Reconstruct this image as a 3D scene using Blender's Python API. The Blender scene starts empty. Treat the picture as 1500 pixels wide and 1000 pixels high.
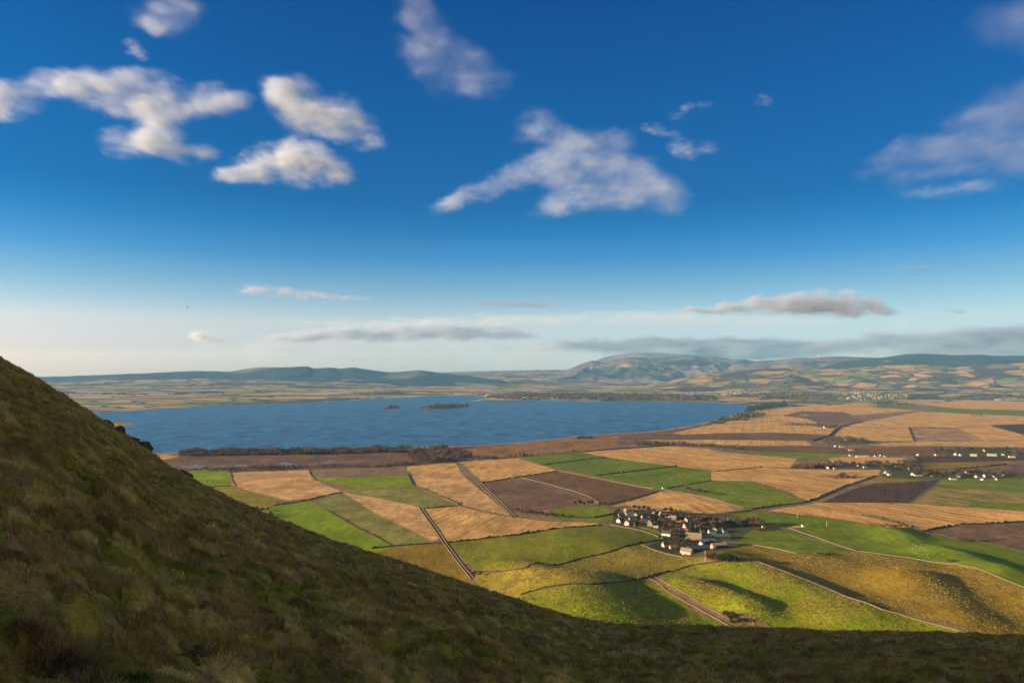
import bpy, bmesh, math, random
import numpy as np
from mathutils import Vector, Matrix
from mathutils.geometry import delaunay_2d_cdt

random.seed(7)
rng = np.random.default_rng(7)
S = bpy.context.scene
COL = S.collection
CAMZ = 240.0
TILT = math.atan(41 / 1000)          # the horizon lies at row 541 of the 1500 x 1000 photograph
SUN_EL, SUN_AZ = math.radians(11.5), math.radians(256)
SUN = Vector((math.cos(SUN_EL) * math.sin(SUN_AZ), math.cos(SUN_EL) * math.cos(SUN_AZ), math.sin(SUN_EL)))

# ------------------------------------------------------------------ numeric helpers
def smooth(a, b, x):
    t = np.clip((np.asarray(x, float) - a) / (b - a), 0, 1)
    return t * t * (3 - 2 * t)

def _hash(ix, iy, seed):
    n = (ix.astype(np.int64) * 374761393 + iy.astype(np.int64) * 668265263 + seed * 974711) & 0xffffffff
    n = ((n ^ (n >> 13)) * 1274126177) & 0xffffffff
    return ((n ^ (n >> 16)) & 0xffff) / 65535.0

def perlin(x, y, seed=0):
    x = np.asarray(x, float); y = np.asarray(y, float)
    xi = np.floor(x); yi = np.floor(y); xf = x - xi; yf = y - yi
    u = xf ** 3 * (xf * (xf * 6 - 15) + 10); v = yf ** 3 * (yf * (yf * 6 - 15) + 10)
    def g(ax, ay, dx, dy):
        a = _hash(ax, ay, seed) * 2 * np.pi
        return np.cos(a) * dx + np.sin(a) * dy
    n0 = g(xi, yi, xf, yf) * (1 - u) + g(xi + 1, yi, xf - 1, yf) * u
    n1 = g(xi, yi + 1, xf, yf - 1) * (1 - u) + g(xi + 1, yi + 1, xf - 1, yf - 1) * u
    return (n0 * (1 - v) + n1 * v) * 1.5

def fbm(x, y, octv=4, seed=0):
    s, a, t = 0.0, 1.0, 0.0
    for k in range(octv):
        s = s + a * perlin(np.asarray(x) * 2 ** k, np.asarray(y) * 2 ** k, seed + k * 17); t += a; a *= .5
    return s / t

def ray(px, py):
    a = (px - 750) / 1000.0; b = (500 - py) / 1000.0
    return a, math.cos(TILT) - b * math.sin(TILT), math.sin(TILT) + b * math.cos(TILT)

def flat(px, py):
    a, y, z = ray(px, py); t = CAMZ / -z
    return a * t, y * t

# ------------------------------------------------------------------ the plain: heights
BUMPS = []
def bump(pts, sig, h):
    w = [flat(*p) for p in pts]
    for i in range(max(1, len(w) - 1)):
        BUMPS.append((w[i], w[min(i + 1, len(w) - 1)], sig, h))
bump([(845, 868), (862, 905)], 46, 19)
bump([(1004, 866), (1045, 879), (1094, 897)], 19, 15)
bump([(1062, 829), (1150, 868), (1250, 905)], 32, 14)
bump([(1338, 862), (1362, 880), (1400, 915)], 31, 15)
bump([(1500, 866), (1560, 900)], 40, 14)
bump([(1296, 780), (1312, 788)], 24, 12)
bump([(1370, 810), (1412, 822), (1460, 846)], 20, 11)
bump([(750, 835), (776, 845)], 18, 10)
bump([(930, 812), (960, 822)], 60, 6)
bump([(1200, 830), (1260, 840)], 60, 7)
bump([(760, 800), (850, 790)], 60, 5)
BB = BUMPS
def H(x, y):
    x = np.asarray(x, float); y = np.asarray(y, float)
    z = 3.0 * fbm(x / 270, y / 270, 3, 3) * (1 - smooth(1250, 1700, y)) + .5 * fbm(x / 60, y / 60, 2, 9) * (1 - smooth(900, 1300, y))
    groups = {}
    for (a, b, sg, h) in BB:
        dx, dy = b[0] - a[0], b[1] - a[1]; L = dx * dx + dy * dy + 1e-9
        t = np.clip(((x - a[0]) * dx + (y - a[1]) * dy) / L, 0, 1)
        d2 = (x - a[0] - t * dx) ** 2 + (y - a[1] - t * dy) ** 2
        g = h * np.exp(-d2 / (2 * sg * sg))
        k = (sg, h)
        groups[k] = np.maximum(groups[k], g) if k in groups else g
    for g in groups.values():
        z = z + g
    return z

_T = np.geomspace(330, 26000, 1500)
def on_ground(px, py):
    a, dy, dz = ray(px, py)
    if dz > -0.006: dz = -0.006
    t = _T / dy
    x = a * t; y = dy * t; z = CAMZ + dz * t
    h = H(x, y)
    k = int(np.argmax(z <= h))
    if k == 0: return flat(px, py) + (0.0,)
    e0 = z[k - 1] - h[k - 1]; e1 = h[k] - z[k]
    f = e0 / (e0 + e1 + 1e-9)
    tt = t[k - 1] + (t[k] - t[k - 1]) * f
    X, Y = a * tt, dy * tt
    return X, Y, float(H(np.array([X]), np.array([Y]))[0])

# ------------------------------------------------------------------ mesh / object helpers
def mesh_np(name, V, F, smooth_shade=False):
    V = np.asarray(V, np.float32); F = np.asarray(F, np.int32)
    me = bpy.data.meshes.new(name)
    me.vertices.add(len(V)); me.vertices.foreach_set('co', V.ravel())
    n, k = F.shape
    me.loops.add(n * k); me.loops.foreach_set('vertex_index', F.ravel())
    me.polygons.add(n)
    me.polygons.foreach_set('loop_start', np.arange(0, n * k, k, dtype=np.int32))
    me.polygons.foreach_set('loop_total', np.full(n, k, np.int32))
    if smooth_shade: me.polygons.foreach_set('use_smooth', np.ones(n, bool))
    me.update(calc_edges=True)
    return me

def obj(name, me, mats=None, parent=None, loc=(0, 0, 0)):
    o = bpy.data.objects.new(name, me); COL.objects.link(o); o.location = loc
    if mats is not None and me is not None:
        for m in (mats if isinstance(mats, (list, tuple)) else [mats]): me.materials.append(m)
    if parent is not None: o.parent = parent
    return o

def tag(o, label, cat, group=None):
    o['label'] = label; o['category'] = cat
    if group: o['group'] = group
    return o

def struct(o, kind='structure', label=None):
    o['kind'] = kind
    if label: o['label'] = label
    return o

def empty(name, loc, rz=0):
    o = bpy.data.objects.new(name, None); COL.objects.link(o); o.location = loc; o.rotation_euler = (0, 0, rz)
    o.empty_display_size = .5
    return o

class MB:
    """collects pieces of one mesh"""
    def __init__(s): s.V = []; s.F = []; s.M = []
    def add(s, vs, fs, m=0):
        b = len(s.V); s.V += [tuple(v) for v in vs]; s.F += [tuple(i + b for i in f) for f in fs]; s.M += [m] * len(fs)
    def box(s, x0, x1, y0, y1, z0, z1, m=0):
        s.add([(x0, y0, z0), (x1, y0, z0), (x1, y1, z0), (x0, y1, z0), (x0, y0, z1), (x1, y0, z1), (x1, y1, z1), (x0, y1, z1)],
              [(0, 3, 2, 1), (4, 5, 6, 7), (0, 1, 5, 4), (1, 2, 6, 5), (2, 3, 7, 6), (3, 0, 4, 7)], m)
    def tube(s, pts, rad, n=6, m=0):
        rings = []
        for i, p in enumerate(pts):
            p = Vector(p)
            d = (Vector(pts[min(i + 1, len(pts) - 1)]) - Vector(pts[max(i - 1, 0)])).normalized()
            u = d.orthogonal().normalized(); v = d.cross(u)
            rings.append([p + (u * math.cos(2 * math.pi * k / n) + v * math.sin(2 * math.pi * k / n)) * rad[i] for k in range(n)])
        vs = [q for r in rings for q in r]; fs = []
        for i in range(len(pts) - 1):
            for k in range(n):
                fs.append((i * n + k, i * n + (k + 1) % n, (i + 1) * n + (k + 1) % n, (i + 1) * n + k))
        fs.append(tuple(range(n - 1, -1, -1))); fs.append(tuple((len(pts) - 1) * n + k for k in range(n)))
        s.add(vs, fs, m)
    def mesh(s, name, sm=False):
        me = bpy.data.meshes.new(name); me.from_pydata(s.V, [], s.F)
        me.polygons.foreach_set('material_index', s.M)
        if sm: me.polygons.foreach_set('use_smooth', [True] * len(s.F))
        me.update(); return me

# ------------------------------------------------------------------ materials
class NT:
    def __init__(s, name, world=False):
        if world:
            s.m = bpy.data.worlds.new(name)
        else:
            s.m = bpy.data.materials.new(name)
        s.m.use_nodes = True; s.t = s.m.node_tree; s.t.nodes.clear()
        s.out = s.n('ShaderNodeOutputWorld' if world else 'ShaderNodeOutputMaterial')
    def n(s, typ, **kw):
        d = s.t.nodes.new(typ)
        for k, v in kw.items(): setattr(d, k, v)
        return d
    def l(s, a, b): s.t.links.new(a, b)
    def put(s, inp, v):
        if hasattr(v, 'is_linked'): s.l(v, inp)
        else: inp.default_value = v
    def math(s, op, a, b=0.0, clamp=False):
        d = s.n('ShaderNodeMath', operation=op, use_clamp=clamp); s.put(d.inputs[0], a); s.put(d.inputs[1], b); return d.outputs[0]
    def mix(s, f, a, b, blend='MIX'):
        d = s.n('ShaderNodeMix', data_type='RGBA', blend_type=blend, clamp_factor=True)
        s.put(d.inputs[0], f)
        for i, v in ((6, a), (7, b)):
            s.put(d.inputs[i], v if hasattr(v, 'is_linked') else tuple(v) + ((1,) if len(v) == 3 else ()))
        return d.outputs[2]
    def pos(s): return s.n('ShaderNodeNewGeometry').outputs['Position']
    def noise(s, vec, scale, detail=4, rough=.55, out='Fac'):
        d = s.n('ShaderNodeTexNoise'); s.l(vec, d.inputs['Vector']); d.inputs['Scale'].default_value = scale
        d.inputs['Detail'].default_value = detail; d.inputs['Roughness'].default_value = rough
        return d.outputs[out]
    def ramp(s, f, stops, interp='LINEAR'):
        d = s.n('ShaderNodeValToRGB'); d.color_ramp.interpolation = interp; s.l(f, d.inputs[0])
        el = d.color_ramp.elements
        while len(el) < len(stops): el.new(.5)
        for e, (p, c) in zip(el, stops): e.position = p; e.color = tuple(c) + (1,)
        return d.outputs[0]
    def mapr(s, f, a, b, c, d_):
        d = s.n('ShaderNodeMapRange'); s.put(d.inputs[0], f)
        for i, v in enumerate((a, b, c, d_)): d.inputs[i + 1].default_value = v
        return d.outputs[0]
    def vmul(s, v, k):
        d = s.n('ShaderNodeVectorMath', operation='MULTIPLY'); s.l(v, d.inputs[0]); d.inputs[1].default_value = k; return d.outputs[0]
    def bsdf(s, col, rough=.9, bump=None, bstr=.3, bdist=1.0, spec=.2):
        b = s.n('ShaderNodeBsdfPrincipled'); s.put(b.inputs['Base Color'], col if hasattr(col, 'is_linked') else tuple(col) + (1,))
        s.put(b.inputs['Roughness'], rough); b.inputs['Specular IOR Level'].default_value = spec
        if bump is not None:
            k = s.n('ShaderNodeBump'); s.l(bump, k.inputs['Height']); k.inputs['Strength'].default_value = bstr; k.inputs['Distance'].default_value = bdist
            s.l(k.outputs[0], b.inputs['Normal'])
        s.l(b.outputs[0], s.out.inputs[0]); return b

def field_mat(name, c1, c2, c3, patch=60, stripe=None, fine=4.5, fstr=.34, bstr=.35):
    """mottled ground: three colours in patches, a fine grain and, where ploughed or drilled, tramlines"""
    t = NT(name); p = t.pos()
    a = t.noise(p, 1 / patch, 5, .6); b = t.noise(p, 1 / (patch * .23), 4, .65)
    col = t.mix(t.mapr(a, .38, .62, 0, 1), c1, c2)
    col = t.mix(t.mapr(b, .56, .72, 0, .8), col, c3)
    f = t.noise(p, 1 / fine, 3, .7)
    g = t.noise(t.vmul(p, (1, .35, 1)), 1 / (fine * 4.5), 3, .6)
    wet = t.mapr(t.noise(p, 1 / 120., 5, .7), .36, .62, .80, 1.14)
    val = t.math('ADD', t.mapr(f, .3, .7, 1 - fstr, 1 + fstr), t.mapr(g, .3, .7, -.2, .2))
    if stripe:
        ang, per, st = stripe
        m = t.n('ShaderNodeMapping'); m.inputs['Rotation'].default_value = (0, 0, math.radians(ang)); t.l(p, m.inputs['Vector'])
        sx = t.n('ShaderNodeSeparateXYZ'); t.l(m.outputs[0], sx.inputs[0])
        w = t.math('ADD', t.math('MULTIPLY', sx.outputs[0], 2 * math.pi / per), t.math('MULTIPLY', t.noise(p, 1 / 70., 3), 5.0))
        s1 = t.mapr(t.math('SINE', w), -.2, 1, 0, 1)
        s2 = t.mapr(t.math('SINE', t.math('MULTIPLY', w, .37)), .3, 1, 0, .8)
        tr = t.mapr(t.math('SINE', t.math('MULTIPLY', w, per / 24.0)), .93, 1, 0, 1.1)
        s2 = t.math('ADD', s2, tr)
        fade = t.mapr(t.noise(p, 1 / 90., 2), .35, .6, .25, 1)
        val = t.math('SUBTRACT', val, t.math('MULTIPLY', t.math('MULTIPLY', t.math('ADD', s1, s2), fade), st * 1.7))
    val = t.math('MULTIPLY', val, wet)
    vv = t.n('ShaderNodeCombineColor'); [t.l(val, vv.inputs[i]) for i in range(3)]
    col = t.mix(1.0, col, vv.outputs[0], 'MULTIPLY')
    t.bsdf(col, .95, t.math('ADD', f, t.math('MULTIPLY', g, 1.6)), bstr * 1.5, 1.0, .05)
    return t.m

M = {}
M['tan'] = field_mat('stubble_tan', (.65, .35, .115), (.56, .295, .098), (.43, .23, .09), 70, (20, 14, .13))
M['tan_rough'] = field_mat('stubble_rough', (.69, .385, .155), (.56, .30, .115), (.34, .20, .085), 45, (78, 9, .16), 3, .34)
M['tan_lines'] = field_mat('stubble_drilled', (.66, .355, .112), (.58, .305, .098), (.47, .255, .085), 80, (-8, 22, .16))
M['tan_cross'] = field_mat('stubble_slanted', (.66, .35, .112), (.55, .29, .094), (.43, .235, .082), 60, (-35, 26, .14))
M['dull_tan'] = field_mat('dull_stubble', (.27, .16, .085), (.22, .135, .07), (.19, .12, .07), 50, (30, 11, .1))
M['gold'] = field_mat('golden_pasture', (.26, .16, .019), (.225, .145, .018), (.165, .105, .018), 55, None, 3.2, .44)
M['olive'] = field_mat('olive_pasture', (.23, .185, .022), (.285, .205, .03), (.15, .14, .02), 60, None, 3.2, .42)
M['grazed'] = field_mat('grazed_pasture', (.15, .16, .012), (.20, .175, .018), (.115, .135, .01), 70, None, 3.4, .32)
M['green'] = field_mat('green_pasture', (.14, .175, .012), (.185, .20, .017), (.11, .14, .012), 60, None, 3.2, .35)
M['deep_green'] = field_mat('deep_green_crop', (.135, .175, .012), (.16, .19, .013), (.105, .14, .011), 60, (62, 12, .06), 2, .2)
M['bright_green'] = field_mat('bright_green_crop', (.185, .25, .007), (.23, .275, .009), (.14, .205, .006), 60, (12, 10, .06), 2, .15)
M['moss'] = field_mat('yellow_green_pasture', (.155, .20, .009), (.225, .205, .013), (.11, .155, .008), 38, None, 3.2, .46)
M['patchy'] = field_mat('patchy_olive', (.20, .21, .03), (.30, .22, .075), (.13, .16, .03), 28, (35, 9, .12))
M['brown'] = field_mat('ploughed_brown', (.20, .104, .044), (.155, .082, .038), (.24, .13, .055), 60, (62, 7, .13))
M['dark_brown'] = field_mat('ploughed_dark', (.10, .056, .034), (.082, .048, .032), (.125, .068, .038), 60, (30, 8, .12))
M['mauve_brown'] = field_mat('ploughed_mauve', (.215, .12, .068), (.17, .097, .06), (.24, .14, .075), 55, (60, 8, .1))
M['marsh'] = field_mat('reed_marsh', (.20, .105, .055), (.12, .07, .045), (.29, .18, .09), 70, None, 9, .5)
M['reed'] = field_mat('orange_reed', (.31, .15, .055), (.22, .105, .045), (.17, .13, .04), 70, None, 9, .5)
M['striped'] = field_mat('striped_stubble', (.50, .29, .13), (.42, .235, .115), (.26, .19, .07), 60, (-12, 22, .34))
M['drill'] = field_mat('olive_strips', (.26, .21, .05), (.34, .22, .06), (.17, .18, .03), 60, (-42, 30, .2))
M['verge'] = field_mat('pale_verge', (.25, .175, .055), (.18, .135, .04), (.14, .125, .03), 9, None, 3, .4)
M['bank'] = field_mat('rough_bank', (.23, .145, .06), (.18, .115, .05), (.32, .21, .09), 10, None, 2, .5, .6)
M['shore'] = field_mat('shingle_shore', (.34, .25, .19), (.26, .19, .15), (.2, .12, .08), 60, None, 8, .4)
M['track'] = field_mat('dirt_track', (.20, .12, .08), (.16, .10, .065), (.26, .17, .1), 12, None, 2, .3)
M['road'] = field_mat('grey_road', (.11, .10, .095), (.13, .115, .10), (.09, .085, .08), 12, None, 2, .15)
M['garden'] = field_mat('garden_lawn', (.085, .085, .025), (.105, .075, .035), (.075, .10, .018), 16, None, 3, .4)

def plain_mat(name, c, rough=.8, var=.25, sc=1.2, bstr=.3, spec=.2):
    t = NT(name); p = t.pos(); f = t.noise(p, sc, 5, .65)
    d = tuple(v * (1 - var) for v in c); e = tuple(min(1, v * (1 + var)) for v in c)
    t.bsdf(t.mix(t.mapr(f, .3, .7, 0, 1), d, e), rough, f, bstr, .1, spec); return t.m

M['white'] = plain_mat('white_harl', (.58, .545, .49), .85, .08, .8)
M['cream'] = plain_mat('cream_harl', (.46, .38, .26), .85, .1, .8)
M['sand'] = plain_mat('sandstone', (.40, .27, .16), .9, .2, 1.5)
M['brick'] = plain_mat('red_brick', (.30, .12, .065), .9, .2, 1.5)
M['pale_blue'] = plain_mat('blue_grey_board', (.42, .49, .56), .7, .08, .8)
M['dark_board'] = plain_mat('dark_boarding', (.06, .05, .05), .8, .25, 1)
M['slate'] = plain_mat('slate_roof', (.055, .055, .06), .7, .25, 1.2)
M['grey_roof'] = plain_mat('grey_roof', (.14, .13, .125), .8, .2, 1.2)
M['tile'] = plain_mat('clay_tile', (.36, .125, .055), .85, .25, 1.3)
M['tan_roof'] = plain_mat('weathered_sheet', (.26, .19, .13), .85, .2, .8)
M['green_roof'] = plain_mat('green_sheet', (.07, .12, .085), .7, .15, .8)
M['pale_green'] = plain_mat('pale_green_sheet', (.27, .36, .17), .7, .15, .8)
M['yellow_sheet'] = plain_mat('yellow_sheet', (.40, .33, .13), .7, .12, .8)
M['blue_roof'] = plain_mat('blue_sheet', (.09, .12, .16), .6, .12, .8)
M['glass'] = plain_mat('dark_glass', (.03, .035, .045), .15, .1, 1, 0, .6)
M['door'] = plain_mat('painted_door', (.09, .05, .035), .6, .15, 2)
M['pot'] = plain_mat('chimney_stone', (.22, .16, .11), .9, .2, 2)
M['stone'] = plain_mat('drystone', (.17, .125, .08), .95, .4, .7, .8)
M['hedge'] = plain_mat('winter_hedge', (.06, .045, .025), .95, .5, .5, .8, .05)
M['hedge_green'] = plain_mat('green_hedge', (.045, .06, .018), .95, .5, .5, .8, .05)
M['bark'] = plain_mat('bark', (.10, .075, .055), .95, .3, 2)
M['twig_brown'] = plain_mat('brown_twigs', (.135, .085, .048), .95, .45, .35, 0, .05)
M['twig_grey'] = plain_mat('grey_twigs', (.085, .066, .05), .95, .45, .35, 0, .05)
M['twig_red'] = plain_mat('russet_twigs', (.16, .078, .045), .95, .45, .35, 0, .05)
M['leaf_dark'] = plain_mat('dark_needles', (.03, .045, .018), .95, .5, .35, 0, .05)
M['leaf_olive'] = plain_mat('gorse_leaves', (.07, .085, .02), .95, .5, .35, 0, .05)
M['wool'] = plain_mat('wool', (.45, .41, .33), .95, .1, 8)
M['bird'] = plain_mat('dark_feathers', (.03, .03, .035), .8, .2, 8)
M['metal_white'] = plain_mat('white_steel', (.75, .75, .75), .5, .05, 1)
M['pole'] = plain_mat('pale_timber_pole', (.50, .43, .33), .85, .15, 2)
M['rock'] = plain_mat('dark_basalt', (.06, .047, .038), .95, .6, 2.4, 1.0)

# water of the loch and of the flooded pools
def water_mat(name, deep, rough, bscale, bstr):
    t = NT(name); p = t.pos()
    m = t.n('ShaderNodeMapping'); m.inputs['Rotation'].default_value = (0, 0, .35); m.inputs['Scale'].default_value = (1, .55, 1); t.l(p, m.inputs[0])
    w = t.noise(m.outputs[0], bscale, 6, .7)
    big = t.noise(t.vmul(p, (1, 1.0, 1)), 1 / 900., 4, .6)
    mid = t.noise(m.outputs[0], 1 / 75., 6, .8)
    c = t.mix(t.mapr(big, .35, .65, 0, 1), deep, tuple(v * 1.25 for v in deep))
    c = t.mix(t.mapr(mid, .43, .57, 0, .9), tuple(v * 2.0 for v in deep), tuple(v * .3 for v in deep))
    m2 = t.n('ShaderNodeMapping'); m2.inputs['Rotation'].default_value = (0, 0, -.25); m2.inputs['Scale'].default_value = (.22, 1, 1); t.l(p, m2.inputs[0])
    lane = t.noise(m2.outputs[0], 1 / 260., 5, .65)
    c = t.mix(t.mapr(lane, .42, .62, 0, .6), c, tuple(v * 1.6 for v in deep))
    b = t.bsdf(c, rough, t.math('ADD', w, t.math('MULTIPLY', mid, 1.5)), bstr, 2.0, .2)
    return t.m
M['water'] = water_mat('loch_water', (.021, .078, .155), .36, .10, 1.0)
def pool_mat():
    t = NT('flooded_marsh'); p = t.pos(); f = t.noise(t.vmul(p, (1, .45, 1)), 1 / 16., 5, .7)
    k = t.mapr(f, .47, .53, 0, 1); c = t.mix(k, (.17, .10, .06), (.15, .16, .175))
    t.bsdf(c, t.mapr(k, 0, 1, .95, .3), None, 0, 1, .3); return t.m
M['pool'] = pool_mat()

# the far farmland: a patchwork of fields with hedgerows and woods
def patchwork(name, cell, wood=.58, tint=1.0):
    t = NT(name); p = t.pos()
    m = t.n('ShaderNodeMapping'); m.inputs['Rotation'].default_value = (0, 0, .5); m.inputs['Scale'].default_value = (1 / cell, 1.5 / cell, 0); t.l(p, m.inputs[0])
    wv = t.n('ShaderNodeVectorMath', operation='ADD'); t.l(m.outputs[0], wv.inputs[0])
    nz = t.noise(m.outputs[0], 1.2, 2, .5, 'Color'); sc = t.vmul(nz, (.45, .45, 0)); t.l(sc, wv.inputs[1])
    v = t.n('ShaderNodeTexVoronoi'); v.inputs['Scale'].default_value = 1; t.l(wv.outputs[0], v.inputs['Vector'])
    sep = t.n('ShaderNodeSeparateColor'); t.l(v.outputs['Color'], sep.inputs[0])
    k = tint
    col = t.ramp(sep.outputs[0], [(0, (.40 * k, .25 * k, .11 * k)), (.2, (.17 * k, .19 * k, .045 * k)), (.36, (.34 * k, .21 * k, .10 * k)), (.5, (.12 * k, .15 * k, .035 * k)),
                                  (.6, (.15 * k, .095 * k, .065 * k)), (.7, (.44 * k, .28 * k, .13 * k)), (.86, (.20 * k, .20 * k, .05 * k)), (.93, (.08, .065, .045))], 'CONSTANT')
    col = t.mix(t.mapr(t.noise(p, 1 / 60., 4, .65), .35, .7, 0, .3), col, (.2, .13, .06))
    e = t.n('ShaderNodeTexVoronoi', feature='DISTANCE_TO_EDGE'); e.inputs['Scale'].default_value = 1; t.l(wv.outputs[0], e.inputs['Vector'])
    col = t.mix(t.mapr(e.outputs[0], .03, .06, 1, 0), col, (.06, .048, .03))
    w = t.noise(t.vmul(p, (1, 1.6, 0)), 1 / (cell * 2.6), 5, .62)
    col = t.mix(t.mapr(w, wood, wood + .03, 0, 1), col, (.055, .046, .034))
    t.bsdf(col, .95, None, 0, 1, .05); return t.m
M['far'] = patchwork('farmland_patchwork', 340, .565, 1.3)
M['slope'] = patchwork('hill_farmland', 330, .525, 1.0)

def moor(name, heather, grass, forest, fthr, sc=900):
    t = NT(name); p = t.pos()
    a = t.noise(p, 1 / sc, 6, .62); b = t.noise(p, 1 / (sc * .3), 5, .65)
    col = t.mix(t.mapr(a, .42, .58, 0, 1), heather, grass)
    col = t.mix(t.mapr(b, .5, .65, 0, .8), col, tuple(v * .55 for v in heather))
    f = t.noise(t.vmul(p, (1, .8, 0)), 1 / (sc * 1.3), 4, .55)
    col = t.mix(t.mapr(f, fthr, fthr + .025, 0, 1), col, forest)
    t.bsdf(col, .95, b, .6, 30, .03); return t.m
M['moor'] = moor('moorland', (.098, .082, .08), (.175, .138, .105), (.03, .042, .045), .51)
M['moor_dark'] = moor('forested_hill', (.10, .075, .05), (.13, .12, .05), (.025, .035, .022), .40)
M['moor_left'] = moor('wooded_ridge', (.09, .075, .05), (.16, .15, .06), (.022, .034, .028), .44, 1100)
M['moor_far'] = moor('distant_moor', (.12, .085, .07), (.16, .12, .08), (.05, .05, .05), .6)

# ------------------------------------------------------------------ the fields, traced and laid on the plain
P = []                                   # (material, polygon in photograph pixels), later ones lie over earlier ones
def F(mat, *pts, name='field'): P.append((mat, [on_ground(*q)[:2] for q in pts], name))
def strip(mat, pts, w, name='track'):
    w2 = []
    pts3 = [Vector(on_ground(*q)[:2]) for q in pts]
    L, R = [], []
    for i, q in enumerate(pts3):
        d = (pts3[min(i + 1, len(pts3) - 1)] - pts3[max(i - 1, 0)]).normalized(); n = Vector((-d.y, d.x))
        L.append(tuple(q + n * w / 2)); R.append(tuple(q - n * w / 2))
    P.append((mat, L + R[::-1], name))

SHORE = [(215, 664), (270, 662), (350, 659.5), (440, 658), (560, 655.5), (640, 653.5), (700, 652), (735, 650), (760, 648), (800, 643.5), (830, 641), (850, 638), (875, 637), (900, 634), (950, 632),
         (975, 629), (1000, 625), (1022, 622), (1040, 617), (1055, 612), (1075, 607.5), (1095, 603), (1110, 600), (1118, 597), (1115, 594), (1080, 591.5), (1050, 589.5), (1000, 589.5), (930, 588),
         (870, 587.5), (800, 586.5), (740, 587.5), (687, 587), (715, 583.5), (704, 580), (690, 578.3), (660, 578.6), (620, 580.5), (560, 583), (500, 586.5), (420, 590), (330, 592.5), (260, 597),
         (200, 600.5), (130, 604.5), (60, 608), (-60, 613), (-260, 625), (-260, 700), (60, 690), (160, 672)]
F('dull_tan', (150, 700), (600, 690), (850, 660), (1000, 640), (1120, 600), (1660, 590), (1700, 1010), (300, 1010))
F('water', *SHORE, name='water')
strip('shore', [(215, 664.5), (270, 662.4), (350, 660), (440, 658.5), (560, 656), (640, 654), (700, 652.5), (735, 650.5), (760, 648.5), (800, 644), (830, 641.5), (850, 638.5), (875, 637.5), (900, 634.5), (950, 632.5), (975, 629.5), (1000, 625.5), (1022, 622.5), (1040, 617.5)], 22, 'shore')
F('olive', (120, 623), (165, 618), (193, 619.5), (192, 622.5), (165, 625), (130, 627), name='island')
F('marsh', (562, 597.5), (572, 594), (583, 593.5), (586, 597), (578, 599.5), (567, 599.5), name='island')
F('marsh', (610, 597.5), (628, 594), (650, 592.5), (684, 592.5), (689, 594.5), (680, 597), (640, 599.6), (618, 599.6), name='island')
F('marsh', (150, 672), (225, 666), (300, 664), (560, 660), (640, 655), (700, 653), (760, 649), (850, 640), (900, 636), (960, 633), (1000, 627), (1040, 619), (1060, 640), (960, 645), (930, 650),
  (845, 660), (760, 670), (670, 676), (600, 683), (453, 688), (330, 690), (250, 693), (150, 695), name='marsh')
F('tan', (215, 667), (245, 665.5), (262, 668), (246, 672), (215, 674), name='marsh')
F('reed', (660, 666), (700, 655), (800, 646), (850, 640), (905, 638), (905, 655), (845, 661), (760, 669), (690, 672), name='marsh')
for q in ([(262, 683.5), (285, 680), (306, 681), (300, 684.5), (275, 686)], [(345, 681), (362, 680), (360, 682.5), (347, 683)], [(405, 681), (415, 676), (425, 678.5), (440, 679), (438, 682), (408, 683.5)],
          [(470, 677), (485, 673), (492, 677), (475, 679.5)], [(318, 682), (330, 681), (328, 683)]):
    F('pool', *q, name='water')
# left of the long track
F('bright_green', (240, 690.5), (271, 690), (300, 688), (333, 688.5), (338, 711), (270, 714), (240, 716))
F('olive', (250, 715), (280, 713), (338, 711), (352, 715), (408, 730), (402, 739), (370, 746), (300, 770))
F('tan_rough', (336, 692), (451, 688), (457, 702), (468, 705), (501, 720), (467, 727), (421, 733), (352, 714.5), (339, 710))
F('dull_tan', (453, 688), (500, 686), (596, 682), (597, 695), (500, 698.5), (463, 699.5))
F('bright_green', (463, 700), (597, 696), (605, 711), (525, 714), (468, 705))
F('patchy', (500, 719.5), (525, 714.3), (605, 711.3), (611, 713), (670, 737), (667, 740), (625, 743.5), (595, 737), (550, 728))
F('tan_rough', (501, 720.5), (550, 728.5), (595, 737.5), (617, 744), (643, 789), (633, 793), (550, 752))
F('patchy', (457, 731), (501, 722), (550, 752.5), (633, 793.5), (640, 797), (576, 800), (520, 770), (477, 746))
F('bright_green', (385, 748), (402, 741), (453, 732.5), (477, 747), (520, 771), (576, 800), (555, 808), (470, 830), (360, 790))
F('gold', (540, 812), (576, 801), (651, 797), (690, 849), (640, 900), (520, 860))
F('tan', (597, 682.5), (668, 677.5), (675, 692.5), (603, 695.5))
F('tan_rough', (603, 696.5), (675, 693.5), (748, 755), (720, 751), (672, 740), (611, 713))
F('tan', (622, 745), (667, 741), (672, 741), (720, 752), (752, 757.5), (800, 763), (878, 765.5), (860, 770), (817, 773), (757, 783), (657, 794), (650, 789))
F('tan', (672, 676), (700, 673), (760, 670.8), (817, 689), (755, 699.5), (707, 707))
F('mauve_brown', (707, 708), (757, 700), (820, 716), (875, 736), (817, 743), (770, 752), (750, 750))
F('brown', (761, 699.5), (817, 689.7), (880, 702), (950, 716), (967, 719), (945, 725), (894, 738), (876, 735.5), (820, 715))
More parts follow.
